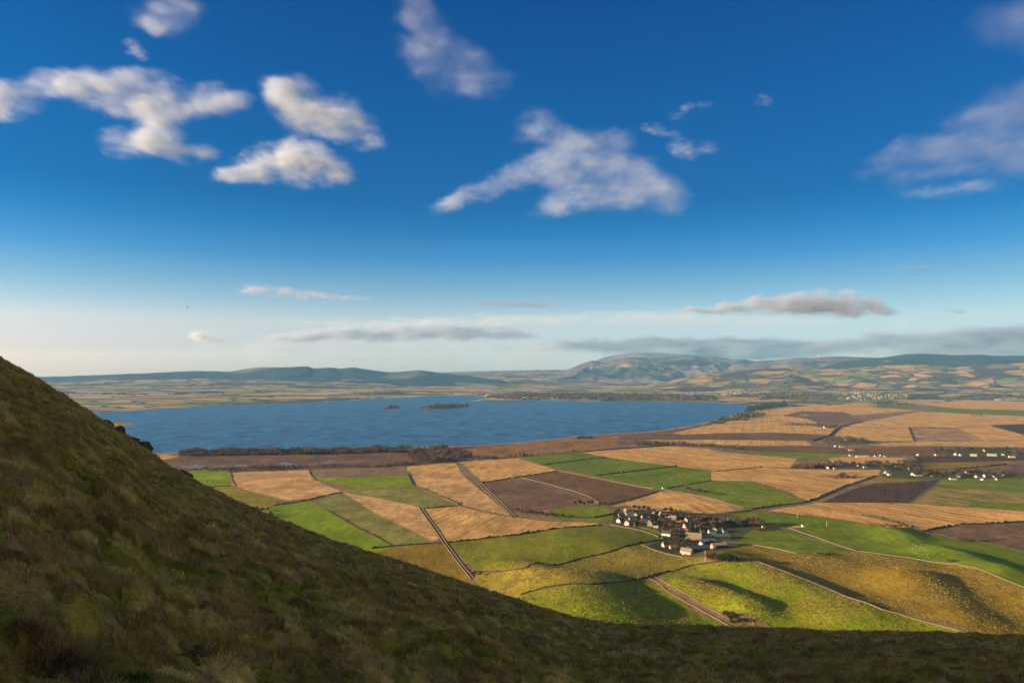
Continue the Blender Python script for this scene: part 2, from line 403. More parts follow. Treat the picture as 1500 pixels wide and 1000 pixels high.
# green fields by the marsh
F('deep_green', (760, 670), (833, 661), (853, 661), (888, 669.5), (840, 675), (795, 681))
F('deep_green', (795, 681), (840, 675), (888, 669.5), (990, 683), (930, 690), (873, 696.5))
F('deep_green', (873, 696.5), (930, 690), (992, 682.8), (1039, 688), (1042, 703.5), (1000, 710), (968, 717.5))
F('green', (973, 718), (1042, 704), (1097, 704.5), (1140, 718), (1180, 735.5), (1150, 739), (1102, 746), (1088, 742.5), (1048, 731.5), (1007, 722.5))
F('tan_lines', (968, 719.5), (1007, 723), (1048, 732), (1088, 745.5), (1060, 750), (1020, 753), (945, 748), (895, 741), (928, 733))
F('green', (800, 752), (817, 744.5), (875, 739), (893, 744), (898, 751), (870, 757.5), (838, 761), (815, 760))
F('green', (845, 763), (870, 758.5), (900, 753.5), (905, 757), (885, 764), (862, 766))
F('tan_cross', (853, 662), (940, 656), (982, 653), (1038, 657), (1052, 661), (1125, 668), (1167, 672), (1157, 684), (1117, 684), (1050, 690), (1039, 688), (990, 682.8), (888, 669.5))
F('tan_cross', (1042, 691), (1050, 690), (1117, 684.5), (1157, 687), (1290, 688), (1286, 697), (1240, 712), (1195, 731), (1181, 735.5), (1140, 717.5), (1097, 704), (1042, 703))
# the strips between the shelter belt and the hamlets
F('tan', (940, 644), (1050, 643.5), (1182, 645.5), (1189, 652), (1095, 652), (1046, 650))
F('brown', (945, 643.5), (1000, 637), (1050, 634.5), (1133, 633.5), (1192, 635.5), (1217, 637), (1203, 643), (1183, 645.5), (1050, 643.5))
F('tan', (985, 634), (1030, 624), (1060, 620.5), (1140, 618), (1223, 627), (1215, 636.5), (1133, 633.2), (1050, 634), (1000, 636.5))
F('olive', (1142, 622), (1146, 619.8), (1175, 621), (1180, 624))
F('mauve_brown', (1147, 608.5), (1175, 602), (1233, 604), (1265, 617), (1200, 619.5), (1182, 613))
F('pool', (1168, 607), (1178, 606), (1188, 608), (1180, 610), name='water')
F('pool', (1183, 616), (1190, 613.5), (1200, 616), (1196, 618.5), name='water')
F('tan', (1120, 598), (1200, 594), (1260, 592), (1285, 597), (1345, 601), (1250, 608), (1236, 603), (1175, 601.5), (1146, 608), (1182, 613.5), (1198, 620), (1140, 617.5), (1060, 620), (1100, 604))
F('mauve_brown', (1147, 608.5), (1175, 602), (1233, 604), (1265, 617), (1200, 619.5), (1182, 613))
F('pool', (1168, 607), (1178, 606), (1188, 608), (1180, 610), name='water')
F('tan_lines', (1222, 638), (1233, 625), (1330, 625.5), (1338, 646), (1280, 645))
F('striped', (1331, 626), (1400, 627), (1442, 645), (1340, 646.5))
F('tan_lines', (1402, 627), (1448, 623), (1500, 637), (1660, 668), (1660, 675), (1500, 644), (1442, 645))
F('dark_brown', (1450, 622.5), (1500, 621), (1660, 618), (1660, 664), (1500, 636))
F('tan', (1240, 622), (1262, 618), (1350, 602.5), (1500, 609.5), (1660, 613), (1660, 618), (1500, 620.5), (1448, 622.5), (1402, 626), (1331, 625), (1250, 625))
F('tan', (1350, 592), (1417, 585.5), (1500, 588), (1660, 592), (1660, 602), (1500, 600.5), (1400, 598))
F('deep_green', (1357, 599.5), (1367, 596), (1400, 598.3), (1500, 601), (1660, 602.5), (1660, 611), (1500, 608.5), (1400, 605))
F('deep_green', (1283, 591), (1340, 590), (1343, 596), (1285, 597))
F('tan', (1255, 650.5), (1338, 647), (1500, 645), (1660, 645), (1660, 655), (1500, 655), (1367, 652.5), (1300, 653))
F('brown', (1250, 656), (1367, 653), (1500, 655.5), (1660, 656), (1660, 666), (1490, 667), (1400, 666), (1338, 667), (1250, 666))
F('brown', (1095, 654), (1190, 652.5), (1235, 656), (1252, 664), (1225, 665), (1180, 663), (1105, 661))
F('green', (1098, 661), (1150, 662.5), (1207, 664), (1250, 667.5), (1240, 671), (1167, 672), (1125, 668))
F('tan', (1213, 671), (1250, 668), (1328, 670.5), (1337, 676), (1300, 679.5), (1215, 677))
F('dark_brown', (1338, 667.5), (1488, 668), (1660, 668), (1660, 676), (1483, 674.5), (1383, 677.5), (1345, 677))
F('gold', (1346, 678), (1383, 678), (1475, 675), (1467, 680.5), (1388, 687.5), (1350, 688))
F('mauve_brown', (1400, 690), (1417, 684.5), (1475, 679.5), (1660, 677), (1660, 696), (1467, 693))
F('gold', (1250, 707.5), (1283, 696), (1378, 694), (1380, 702), (1325, 706.5), (1283, 707.3))
F('garden', (1290, 697), (1322, 678), (1348, 680), (1352, 688), (1467, 692), (1600, 694), (1600, 700), (1500, 701), (1378, 703), (1300, 700), name='garden')
F('garden', (1205, 687), (1212, 681), (1322, 681), (1322, 688), (1260, 687), name='garden')
F('garden', (1385, 668), (1390, 660), (1420, 657), (1490, 656), (1600, 657), (1600, 668), (1488, 668.5), name='garden')
F('dark_brown', (1203, 735.5), (1250, 716), (1283, 707), (1325, 706), (1378, 702), (1332, 736.5))
F('green', (1378, 702), (1500, 700), (1660, 697), (1660, 728), (1500, 723), (1420, 716), (1368, 713.5))
F('drill', (1368, 713.5), (1420, 716), (1500, 723), (1660, 728), (1660, 754), (1500, 747), (1383, 740.5), (1337, 736))
F('deep_green', (1425, 734), (1500, 737), (1660, 744), (1660, 756), (1500, 747.5), (1418, 741))
F('tan_cross', (1125, 747.5), (1200, 735.7), (1300, 736), (1333, 737), (1383, 741), (1500, 748), (1660, 757), (1660, 766), (1500, 763), (1467, 766), (1400, 769), (1353, 777), (1337, 772.5), (1297, 772), (1250, 764), (1200, 756.5))
F('mauve_brown', (1353, 778), (1400, 769.5), (1467, 767), (1500, 765), (1660, 768), (1660, 838), (1500, 806.5), (1450, 796), (1400, 788.5))
# near fields, left to right
F('grazed', (657, 795), (757, 783.5), (817, 773.7), (882, 770), (894, 769), (935, 776), (972, 789), (960, 793), (938, 797), (894, 808), (850, 818), (771, 832), (699, 837), (688, 825), (665, 805))
F('olive', (699, 838), (771, 832.5), (850, 818.5), (894, 808.5), (939, 798), (981, 812), (1000, 816), (1035, 818), (1050, 822.5), (1013, 827), (972, 838), (946, 846), (900, 853), (870, 856), (845, 855), (817, 857.5), (792, 862), (763, 871), (735, 885), (690, 865))
F('moss', (763, 871.5), (792, 862.5), (817, 858), (845, 855.5), (870, 856.5), (900, 853.5), (947, 846.5), (1000, 880), (1045, 905), (1090, 927), (1075, 990), (860, 990), (735, 900))
F('moss', (957, 842), (972, 838.5), (1013, 828), (1050, 823), (1107, 821.5), (1142, 835), (1200, 857), (1242, 875), (1292, 893), (1313, 898), (1367, 914), (1450, 938), (1520, 965), (1400, 1010), (1110, 985), (1095, 925), (1060, 905), (1017, 879), (975, 855))
F('green', (1050, 785), (1085, 781), (1100, 778), (1150, 775), (1255, 807), (1168, 811), (1100, 797), (1070, 801))
F('gold', (1040, 818), (1055, 803), (1100, 797.5), (1168, 811.5), (1257, 807.5), (1333, 817.5), (1400, 826.5), (1458, 843.5), (1500, 860), (1660, 925), (1700, 1010), (1520, 965), (1450, 936), (1367, 911), (1292, 891), (1242, 873), (1142, 833), (1107, 820.5), (1052, 822))
F('deep_green', (1040, 762), (1060, 753), (1100, 748), (1200, 757.3), (1250, 764.7), (1297, 772.5), (1337, 773), (1353, 778.5), (1400, 789), (1450, 796.7), (1500, 807.5), (1660, 840), (1660, 922), (1500, 859), (1458, 842.5), (1400, 825.5), (1333, 816.5), (1257, 806.5), (1155, 773), (1120, 770), (1070, 770))
F('dark_brown', (1103, 774.5), (1125, 770.5), (1139, 770.3), (1148, 775), (1117, 778.5))
F('tan', (1156, 773), (1160, 769.5), (1174, 769.5), (1176, 772.5))
F('garden', (897, 766), (898, 752), (915, 746), (990, 749), (1040, 752), (1070, 752), (1118, 768), (1090, 783), (1075, 800), (1050, 812), (1020, 816), (985, 812), (950, 799), (972, 788), (935, 775), (905, 769), name='garden')
F('green', (932, 771), (960, 774), (972, 784), (955, 780))
# scrub banks, verges and tracks
strip('bank', [(1012, 889 - 4), (1050, 905), (1095, 922)], 12, 'verge')
F('bank', (1045, 897), (1062, 893), (1090, 897), (1118, 908), (1138, 925), (1110, 930), (1075, 920))
strip('bank', [(953, 845), (975, 859), (1017, 882), (1055, 903), (1095, 926)], 8, 'verge')
strip('track', [(950, 845.5), (975, 860), (1017, 884), (1055, 904), (1095, 927)], 3.2)
strip('bank', [(947, 847), (975, 864), (1017, 888), (1055, 908), (1090, 928)], 1.57, 'verge')
strip('verge', [(1107, 821.5), (1142, 834.5), (1200, 857), (1242, 875), (1292, 893), (1313, 898), (1367, 914), (1450, 938)], 1.57, 'verge')
strip('bank', [(1112, 819), (1146, 832), (1205, 854), (1246, 871), (1296, 888), (1320, 894), (1372, 909), (1455, 932)], 8, 'verge')
strip('verge', [(616, 743.5), (633, 768), (652, 796), (672, 823), (692, 848), (715, 880)], 3.6)
strip('track', [(616, 743.5), (633, 768), (652, 796), (672, 823), (692, 848), (715, 880)], 1.6)
strip('verge', [(670, 676), (690, 695), (711, 716), (733, 738), (753, 757)], 4.5)
strip('track', [(670, 676), (690, 695), (711, 716), (733, 738), (753, 757)], 1.8)
strip('verge', [(840, 693.5), (880, 701.5), (958, 716), (968, 718.5)], 2.37, 'verge')
strip('verge', [(817, 689.3), (840, 693.5)], 2.37, 'verge')
strip('verge', [(973, 718), (1007, 722.6), (1048, 731.5), (1090, 744)], 2.62, 'verge')
strip('verge', [(768, 700.5), (800, 708.5), (840, 720), (862, 728), (878, 736.5)], 2.62, 'verge')
strip('verge', [(894, 769.3), (915, 772), (935, 776), (955, 782), (972, 789)], 2.1, 'verge')
strip('verge', [(939, 797.5), (960, 806), (981, 812), (1000, 816)], 1.32, 'verge')
strip('verge', [(1155, 773), (1200, 788), (1255, 807)], 1.32, 'verge')
strip('verge', [(1100, 797), (1135, 803), (1168, 811)], 1.05, 'verge')
strip('verge', [(1257, 807), (1333, 817), (1400, 826), (1458, 843), (1500, 860)], 1.15, 'verge')
strip('road', [(1378, 703), (1368, 712), (1350, 725), (1333, 736.5)], 5, 'road')
strip('road', [(1286, 697), (1240, 713), (1198, 732), (1165, 739.5), (1120, 745.5), (1095, 747), (1060, 752), (1035, 752)], 6, 'road')
strip('verge', [(336, 693), (338, 703), (345, 712)], 3.15, 'verge')
strip('verge', [(452, 688), (456, 696), (462, 703)], 3.15, 'verge')
strip('verge', [(503, 722), (550, 751), (600, 776), (635, 792)], 1.32, 'verge')

def build_plain():
    verts, edges = [], []
    ext = [(-24000, 330), (24000, 330), (24000, 23500), (-24000, 23500)]
    base = len(verts); verts += ext; edges += [(base + i, base + (i + 1) % 4) for i in range(4)]
    for _, pts, _n in P:
        dense = []
        n = len(pts)
        for i in range(n):
            a = Vector(pts[i]); b = Vector(pts[(i + 1) % n])
            dist = math.hypot((a.x + b.x) / 2, (a.y + b.y) / 2)
            step = 12 if dist < 1150 else 30 if dist < 1800 else 300
            k = max(1, int((b - a).length / step))
            dense += [tuple(a.lerp(b, j / k)) for j in range(k)]
        base = len(verts); verts += dense
        edges += [(base + i, base + (i + 1) % len(dense)) for i in range(len(dense))]
    def grid(x0, x1, y0, y1, s):
        for yy in np.arange(y0, y1, s):
            w = 0.9 * yy + 150
            for xx in np.arange(max(x0, -w), min(x1, w), s):
                verts.append((xx + random.uniform(-.2, .2) * s, yy + random.uniform(-.2, .2) * s))
    grid(-320, 900, 480, 1130, 10)
    grid(-900, 1500, 1130, 1760, 26)
    grid(-1500, 2500, 340, 480, 45)
    grid(-9000, 9000, 2000, 9000, 900)
    vo, eo, fo, *_ = delaunay_2d_cdt([Vector(v) for v in verts], edges, [], 0, 0.05)
    V = np.array([(v.x, v.y) for v in vo]); T = np.array([f for f in fo if len(f) == 3], int)
    z = H(V[:, 0], V[:, 1])
    c = V[T].mean(1)
    own = np.full(len(T), -1)
    for k, (_, pts, _n) in enumerate(P):
        q = np.array(pts); x0, y0 = q.min(0); x1, y1 = q.max(0)
        idx = np.where((c[:, 0] >= x0) & (c[:, 0] <= x1) & (c[:, 1] >= y0) & (c[:, 1] <= y1))[0]
        if len(idx) == 0: continue
        px, py = c[idx, 0], c[idx, 1]; ins = np.zeros(len(idx), bool)
        j = len(q) - 1
        for i in range(len(q)):
            xi, yi, xj, yj = q[i, 0], q[i, 1], q[j, 0], q[j, 1]
            cond = ((yi > py) != (yj > py)) & (px < (xj - xi) * (py - yi) / (yj - yi + 1e-12) + xi)
            ins ^= cond; j = i
        own[idx[ins]] = k
    V3 = np.column_stack([V, z])
    # ccw upward
    A = V3[T]; nz = (A[:, 1, 0] - A[:, 0, 0]) * (A[:, 2, 1] - A[:, 0, 1]) - (A[:, 1, 1] - A[:, 0, 1]) * (A[:, 2, 0] - A[:, 0, 0])
    T[nz < 0] = T[nz < 0][:, ::-1]
    # shared smooth normals so that the field seams do not show
    A = V3[T]; fn = np.cross(A[:, 1] - A[:, 0], A[:, 2] - A[:, 0])
    VN = np.zeros_like(V3)
    for i in range(3): np.add.at(VN, T[:, i], fn)
    VN /= np.linalg.norm(VN, axis=1, keepdims=True) + 1e-12
    for k in sorted(set(own)):
        tri = T[own == k]
        used, inv = np.unique(tri, return_inverse=True)
        vv = V3[used].copy()
        mat, nm = ('far', 'ground') if k < 0 else (P[k][0], P[k][2])
        me = mesh_np(nm, vv, inv.reshape(-1, 3), True)
        me.normals_split_custom_set_from_vertices(VN[used].tolist())
        struct(obj(nm, me, M[mat]))
build_plain()

# ------------------------------------------------------------------ far hills
def interp(pts, x):
    a = np.array(pts, float); return np.interp(x, a[:, 0], a[:, 1])
def hill(sil, R0, R, RB, mat, seed, p=1.3, spur=.35, nu=420, n1=70, sc=1500):
    nu = int(nu * 1.6); u = np.linspace(sil[0][0], sil[-1][0], nu)
    py = interp(sil, u); k = 2
    py = np.convolve(np.pad(py, k, 'edge'), np.ones(2 * k + 1) / (2 * k + 1), 'same')[k:-k]
    py = py - .7 * fbm(u / 22., u * 0, 4, seed)
    a = (u - 750) / 1000; v = (541 - py) / 1000
    zr = CAMZ + v * R
    s = np.concatenate([np.linspace(0, 1, n1), np.linspace(1, 2, 14)[1:]])
    Sg, U = np.meshgrid(s, a, indexing='ij'); ZR = np.broadcast_to(zr, Sg.shape)
    D = np.where(Sg <= 1, R0 + (R - R0) * Sg, R + (RB - R) * (Sg - 1)); X = U * D; Y = D
    rid = 1 - np.abs(fbm(X / sc, Y / sc, 4, seed + 3)) * 2.2
    fine = fbm(X / (sc * .3), Y / (sc * .3), 4, seed + 8)
    f = Sg.clip(0, 1) ** p
    z = np.where(Sg <= 1, ZR * f, ZR * (1 - .7 * (Sg - 1) ** 1.5))
    env = np.where(Sg <= 1, np.sin(np.pi * Sg.clip(0, 1)) ** .8, 0)
    z = z + ZR * spur * env * ((rid - .75) + .16 * fine)
    edge = smooth(0, .03, (U - a[0]) / (a[-1] - a[0])) * smooth(0, .03, (a[-1] - U) / (a[-1] - a[0]))
    z = z * edge - 3 * (1 - edge)
    z[0] = -3; z[-1] = np.minimum(z[-1], z[-1] * .2)
    nr = len(s); V = np.column_stack([X.ravel(), Y.ravel(), z.ravel()])
    i = np.arange(nr - 1)[:, None] * nu + np.arange(nu - 1)[None]
    Fq = np.stack([i, i + 1, i + nu + 1, i + nu], -1).reshape(-1, 4)
    struct(obj('hills', mesh_np('hills', V, Fq, True), M[mat]))
hill([(-420, 556), (-200, 552), (0, 553), (60, 552), (120, 550), (200, 547), (235, 545.5), (280, 543), (320, 543.5), (345, 545), (352, 544.5), (366, 541), (385, 539.5), (400, 538.2), (425, 537.6), (440, 536.6), (453, 536.6), (457, 539.6), (468, 539), (484, 538), (500, 540),
      (515, 537.5), (545, 542), (570, 545), (590, 543.8), (615, 542), (632, 544), (655, 547.5), (690, 551), (730, 556), (790, 561)], 9300, 12000, 14000, 'moor_left', 11, 1.9, .3)
hill([(520, 562), (580, 553), (640, 549.5), (700, 547.5), (760, 546), (800, 545.5), (830, 546), (880, 547), (940, 549), (1000, 552), (1080, 560)], 10000, 14200, 16000, 'slope', 12, 1.6, .22, 320, 50)
hill([(-300, 562), (0, 559), (120, 557), (220, 556), (300, 554.5), (420, 557), (520, 560), (600, 564)], 8300, 10200, 11500, 'slope', 13, 1.6, .2, 320, 40)
hill([(300, 549), (345, 543), (362, 539.5), (385, 537.5), (410, 537.7), (430, 541), (470, 549)], 13500, 15500, 17500, 'moor_far', 21, 1.2, .2, 120, 30)
hill([(540, 551), (620, 546), (700, 543.5), (745, 542.5), (800, 541.5), (850, 541), (900, 543), (1000, 548)], 14500, 17000, 19500, 'moor_far', 22, 1.2, .2, 160, 30)
hill([(790, 552), (815, 545), (833, 541), (850, 533.5), (860, 530), (868, 528), (880, 530), (892, 527), (903, 525.5), (918, 523.5), (935, 523), (952, 525), (970, 523), (1000, 520.5), (1012, 520.5), (1030, 523), (1045, 522), (1060, 524), (1078, 526), (1090, 526), (1110, 530), (1150, 535), (1220, 547)],
     10800, 14600, 16500, 'moor', 31, 1.3, .40, 420, 80, 1300)
hill([(820, 545), (850, 535), (870, 529), (885, 523.5), (900, 520), (915, 518), (930, 517), (945, 516), (962, 516.5), (990, 518), (1020, 520), (1050, 523), (1090, 532), (1130, 545)], 17500, 21000, 23500, 'moor_far', 41, 1.0, .2, 200, 40)
hill([(1040, 545), (1090, 530), (1115, 528.5), (1138, 527), (1163, 524.5), (1192, 524), (1222, 521.5), (1263, 523), (1320, 524), (1420, 528), (1520, 540)], 10500, 13500, 16000, 'moor', 51, 1.2, .3, 260, 50)
hill([(1180, 545), (1220, 533), (1250, 528), (1283, 525), (1317, 520), (1332, 518.5), (1348, 518), (1370, 518.5), (1400, 520), (1417, 519.5), (1446, 519.5), (1452, 521), (1500, 521), (1600, 520), (1750, 517), (1900, 525)],
     8600, 11200, 14000, 'moor_dark', 61, 1.2, .25, 360, 60)
hill([(930, 568), (1000, 553), (1050, 546), (1100, 541), (1150, 538.5), (1200, 541), (1250, 538.5), (1300, 535), (1350, 534), (1400, 537.5), (1450, 534), (1500, 531), (1600, 528), (1750, 526), (1900, 530)],
     7500, 9600, 11000, 'slope', 71, 1.5, .25, 420, 70)

# ------------------------------------------------------------------ the near hillside, in the shade of its own top
SIL = [(-60, 500), (0, 528), (50, 556), (100, 588), (150, 621), (200, 654), (250, 690), (300, 717), (350, 741), (400, 763), (450, 783), (500, 802), (560, 820), (600, 832), (700, 865), (760, 885),
       (800, 898), (850, 911), (880, 918), (920, 921), (1000, 923), (1100, 926), (1200, 930), (1300, 931), (1400, 935), (1500, 938), (1580, 942)]
_th, _m = [], []
for px, py in SIL:
    a, y, z = ray(px, py); r = math.hypot(a, y); _th.append(math.degrees(math.atan2(a, y))); _m.append(z / r)
_TH = [-180, -150, -120, -95, -75, -55] + _th + [60, 80, 100, 130, 160, 180]
_MM = [.10, .28, .40, .42, .34, .17] + _m + [-.40, -.43, -.40, -.28, -.05, .10]
_TT = [(-180, 220), (-75, 240), (-55, 150), (-40, 95), (-30, 72), (-15, 62), (0, 58), (20, 58), (40, 62), (70, 70), (110, 90), (150, 180), (180, 220)]
EYE = 1.75
def dome(x, y, cell, seed):
    """rounded tussocks: height 0..1, offset from the nearest tussock's middle, and a random number for it"""
    x = np.asarray(x, float) / cell; y = np.asarray(y, float) / cell; xi = np.floor(x); yi = np.floor(y)
    best = np.full(x.shape, 9.0); ox = np.zeros(x.shape); oy = np.zeros(x.shape); idn = np.zeros(x.shape)
    for i in (-1, 0, 1):
        for j in (-1, 0, 1):
            a, b = xi + i, yi + j; dx = x - a - _hash(a, b, seed); dy = y - b - _hash(a, b, seed + 1); h = _hash(a, b, seed + 2)
            d = np.hypot(dx, dy) / (.45 + .5 * h); k = d < best
            best = np.where(k, d, best); ox = np.where(k, dx, ox); oy = np.where(k, dy, oy); idn = np.where(k, h, idn)
    return np.sqrt(np.clip(1 - best * best, 0, 1)) * (.4 + .6 * idn), ox, oy, idn
def hill_z(x, y, detail=True):
    r = np.hypot(x, y) + 1e-6; th = np.degrees(np.arctan2(x, y))
    m = np.interp(th, _TH, _MM); T = np.interp(th, [q[0] for q in _TT], [q[1] for q in _TT])
    near = m * r - EYE * (1 - np.minimum(r, T) / T) ** 2
    e = np.maximum(r - T, 0); k = .0035; ec = 70.0
    drop = np.where(e < ec, k * e * e, k * ec * ec + 2 * k * ec * (e - ec))
    z = CAMZ + near - drop
    if detail:
        amp = smooth(0, 3.0, r)
        z = z - .15 * amp + amp * (dome(x, y, .30, 51)[0] * .17 + dome(x, y, .85, 52)[0] * .30 * (.5 + .8 * smooth(20, 50, r)) + dome(x, y, .14, 53)[0] * .045)
        lump = np.abs(perlin(x / 1.1, y / 1.1, 5)) * .5 + np.abs(perlin(x / .45 + 9, y / .45, 6)) * .22
        big = fbm(x / 9, y / 9, 3, 2) * .42 + fbm(x / 3, y / 3, 2, 4) * .22
        z = z + amp * (big * (1 - .55 * smooth(30, 60, r)) + (.30 - lump) * .16) + fbm(x / .16, y / .16, 2, 7) * .03 * (1 - smooth(10, 20, r))
    return z

def cover(x, y):
    """what grows where: 0 green .. 1 dry, and the purple-brown of dead tussock"""
    dry = .52 + .55 * fbm(x / 4.2, y / 4.2, 4, 33) + .3 * perlin(x / .8, y / .8, 35)
    dead = smooth(.05, .6, .7 * fbm(x / 2.2 + 50, y / 2.2, 4, 44) + .35 * perlin(x / .5, y / .5, 45))
    h1 = dome(x, y, .30, 51); h2 = dome(x, y, .85, 52)
    dry = dry + ((h1[3] * 5.7) % 1.0 - .5) * 1.3 * (h1[0] > .02) + (h2[3] - .5) * .5 + .35 * (h1[0] - .3)
    dead = np.clip(dead + .8 * smooth(.72, .85, (h1[3] * 7.3) % 1.0) * (h1[0] > .05), 0, 1)
    return np.clip(dry, 0, 1), dead
C_GREEN, C_OLIVE, C_STRAW, C_DEAD = [np.array(c) for c in ((.205, .172, .016), (.30, .205, .034), (.42, .25, .085), (.31, .155, .066))]
def tint(x, y, jit):
    dry, dead = cover(x, y)
    d = np.clip(dry + jit, 0, 1)[:, None]
    c = np.where(d < .5, C_GREEN + (C_OLIVE - C_GREEN) * d * 2, C_OLIVE + (C_STRAW - C_OLIVE) * (d - .5) * 2)
    c = c + (C_DEAD - c) * (dead * .85)[:, None]
    h1 = dome(x, y, .30, 51); h2 = dome(x, y, .85, 52)
    return c * ((.62 + .76 * ((h1[3] * 13.1) % 1.0)) * (.8 + .4 * ((h2[3] * 11.3) % 1.0)))[:, None]

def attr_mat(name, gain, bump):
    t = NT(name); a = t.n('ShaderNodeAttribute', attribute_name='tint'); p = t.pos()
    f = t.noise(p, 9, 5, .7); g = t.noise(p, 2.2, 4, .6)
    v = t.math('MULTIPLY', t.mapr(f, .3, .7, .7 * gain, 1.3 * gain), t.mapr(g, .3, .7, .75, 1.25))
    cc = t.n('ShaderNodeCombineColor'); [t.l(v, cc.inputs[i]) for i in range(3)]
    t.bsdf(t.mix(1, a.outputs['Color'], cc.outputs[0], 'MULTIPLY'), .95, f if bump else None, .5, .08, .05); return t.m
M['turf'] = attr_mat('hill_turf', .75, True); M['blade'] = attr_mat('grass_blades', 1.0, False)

def put_tint(me, col):
    at = me.attributes.new('tint', 'FLOAT_COLOR', 'POINT')
    at.data.foreach_set('color', np.column_stack([col, np.ones(len(col))]).astype(np.float32).ravel())

def build_hillside():
    th = np.concatenate([np.arange(-180, -44, 2.0), np.arange(-44, 44, .095), np.arange(44, 180.1, 2.0)])
    r = np.concatenate([.35 * 1.0125 ** np.arange(0, 450), np.linspace(95, 640, 70)])
    R_, A = np.meshgrid(r, np.radians(th), indexing='ij'); X, Y = (R_ * np.sin(A)).ravel(), (R_ * np.cos(A)).ravel()
    Z = hill_z(X, Y); Z = np.maximum(Z, -14)
    n = len(th); i = np.arange(len(r) - 1)[:, None] * n + np.arange(n - 1)[None]
    Fq = np.stack([i, i + n, i + n + 1, i + 1], -1).reshape(-1, 4)[:, ::-1]
    me = mesh_np('hillside', np.column_stack([X, Y, Z]), Fq, True)
    put_tint(me, tint(X, Y, 0))
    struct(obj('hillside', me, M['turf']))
build_hillside()

def grass_mesh(name, bx, by, tuft_h, nb, spread, lean, width, jit, cols=None):
    """tufts of bent, tapering blades rooted on the hillside"""
    n = len(bx); N = n * nb
    x0 = np.repeat(bx, nb) + rng.normal(0, 1, N) * np.repeat(spread, nb); y0 = np.repeat(by, nb) + rng.normal(0, 1, N) * np.repeat(spread, nb)
    z0 = hill_z(x0, y0) - .03
    L = np.repeat(tuft_h, nb) * rng.uniform(.55, 1.15, N)
    ang = np.repeat(rng.uniform(0, 2 * np.pi, n), nb) * .0 + rng.uniform(0, 2 * np.pi, N)
    ln = rng.uniform(.25, 1.0, N) * np.repeat(lean, nb)
    _h, ox, oy, _i = dome(x0, y0, .30, 51)
    dx = np.cos(ang) * ln + .12 + ox * 1.6; dy = np.sin(ang) * ln - .1 + oy * 1.6     # drooping off each tussock and combed downhill to the right
    L = L * (.45 + 1.0 * _h)
    w = np.repeat(width, nb) * rng.uniform(.7, 1.3, N)
    wa = rng.uniform(0, 2 * np.pi, N); wx, wy = np.cos(wa) * w / 2, np.sin(wa) * w / 2
    b0 = np.column_stack([x0 - wx, y0 - wy, z0]); b1 = np.column_stack([x0 + wx, y0 + wy, z0])
    mx, my, mz = x0 + dx * L * .38, y0 + dy * L * .38, z0 + L * .62
    m0 = np.column_stack([mx - wx * .7, my - wy * .7, mz]); m1 = np.column_stack([mx + wx * .7, my + wy * .7, mz])
    t = np.column_stack([x0 + dx * L * .95, y0 + dy * L * .95, z0 + L * .86 * (1.12 - .3 * ln)])
    V = np.stack([b0, b1, m0, m1, t], 1).reshape(-1, 3)
    k = np.arange(N)[:, None] * 5
    Fc = np.concatenate([k + [0, 1, 3], k + [0, 3, 2], k + [2, 3, 4]], 0)
    me = mesh_np(name, V, Fc)
    c = tint(x0, y0, rng.normal(0, .22, N)) if cols is None else cols[0] + (cols[1] - cols[0]) * rng.uniform(0, 1, (N, 1))
    c = c * rng.uniform(.75, 1.3, (N, 1))
    put_tint(me, np.repeat(c, 5, axis=0)); return me

def build_grass():
    n = 118000
    th = np.radians(rng.uniform(-50, 50, n)); r = np.exp(rng.uniform(math.log(1.2), math.log(86), n))
    x, y = r * np.sin(th), r * np.cos(th)
    dry, dead = cover(x, y)
    h = (.055 + .045 * dry + .05 * dead * rng.uniform(.3, 1, n)) * rng.uniform(.7, 1.3, n) * (.42 + .58 * smooth(3, 13, r) + .25 * smooth(15, 50, r))
    w = np.maximum(.007, r / 683 * .42)
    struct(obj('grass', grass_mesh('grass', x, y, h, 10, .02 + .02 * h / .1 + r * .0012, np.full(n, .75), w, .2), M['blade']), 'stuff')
build_grass()

def on_hill(px, py):
    a, dy, dz = ray(px, py); t = np.geomspace(1.5, 200, 3000)
    z = hill_z(a * t, dy * t); k = int(np.argmax(CAMZ + dz * t <= z))
    return a * t[k], dy * t[k], float(z[k]), float(t[k])

def tussock(px, py, rad, h, n, nb, cols, label):
    x, y, z, t = on_hill(px, py)
    ang = rng.uniform(0, 2 * np.pi, n); rr = rad * np.sqrt(rng.uniform(0, 1, n))
    bx, by = x + rr * np.cos(ang), y + rr * np.sin(ang)
    o = obj('grass_tussock', grass_mesh('grass_tussock', bx, by, h * (1.1 - .55 * rr / rad), nb, np.full(n, rad * .06), np.full(n, .9), np.full(n, .006), .1, cols), M['blade'])
    tag(o, label, 'grass tussock')
tussock(92, 985, .30, .19, 190, 14, (np.array((.15, .085, .04)), np.array((.26, .165, .075))), 'big shaggy tuft of straw brown grass at the bottom left corner')
tussock(190, 998, .14, .13, 60, 14, (np.array((.03, .055, .015)), np.array((.07, .10, .03))), 'small dark green tuft beside the big straw tuft at bottom left')
tussock(292, 960, .2, .14, 70, 14, (np.array((.10, .055, .03)), np.array((.17, .105, .055))), 'low brown tuft right of the big straw tuft at bottom left')

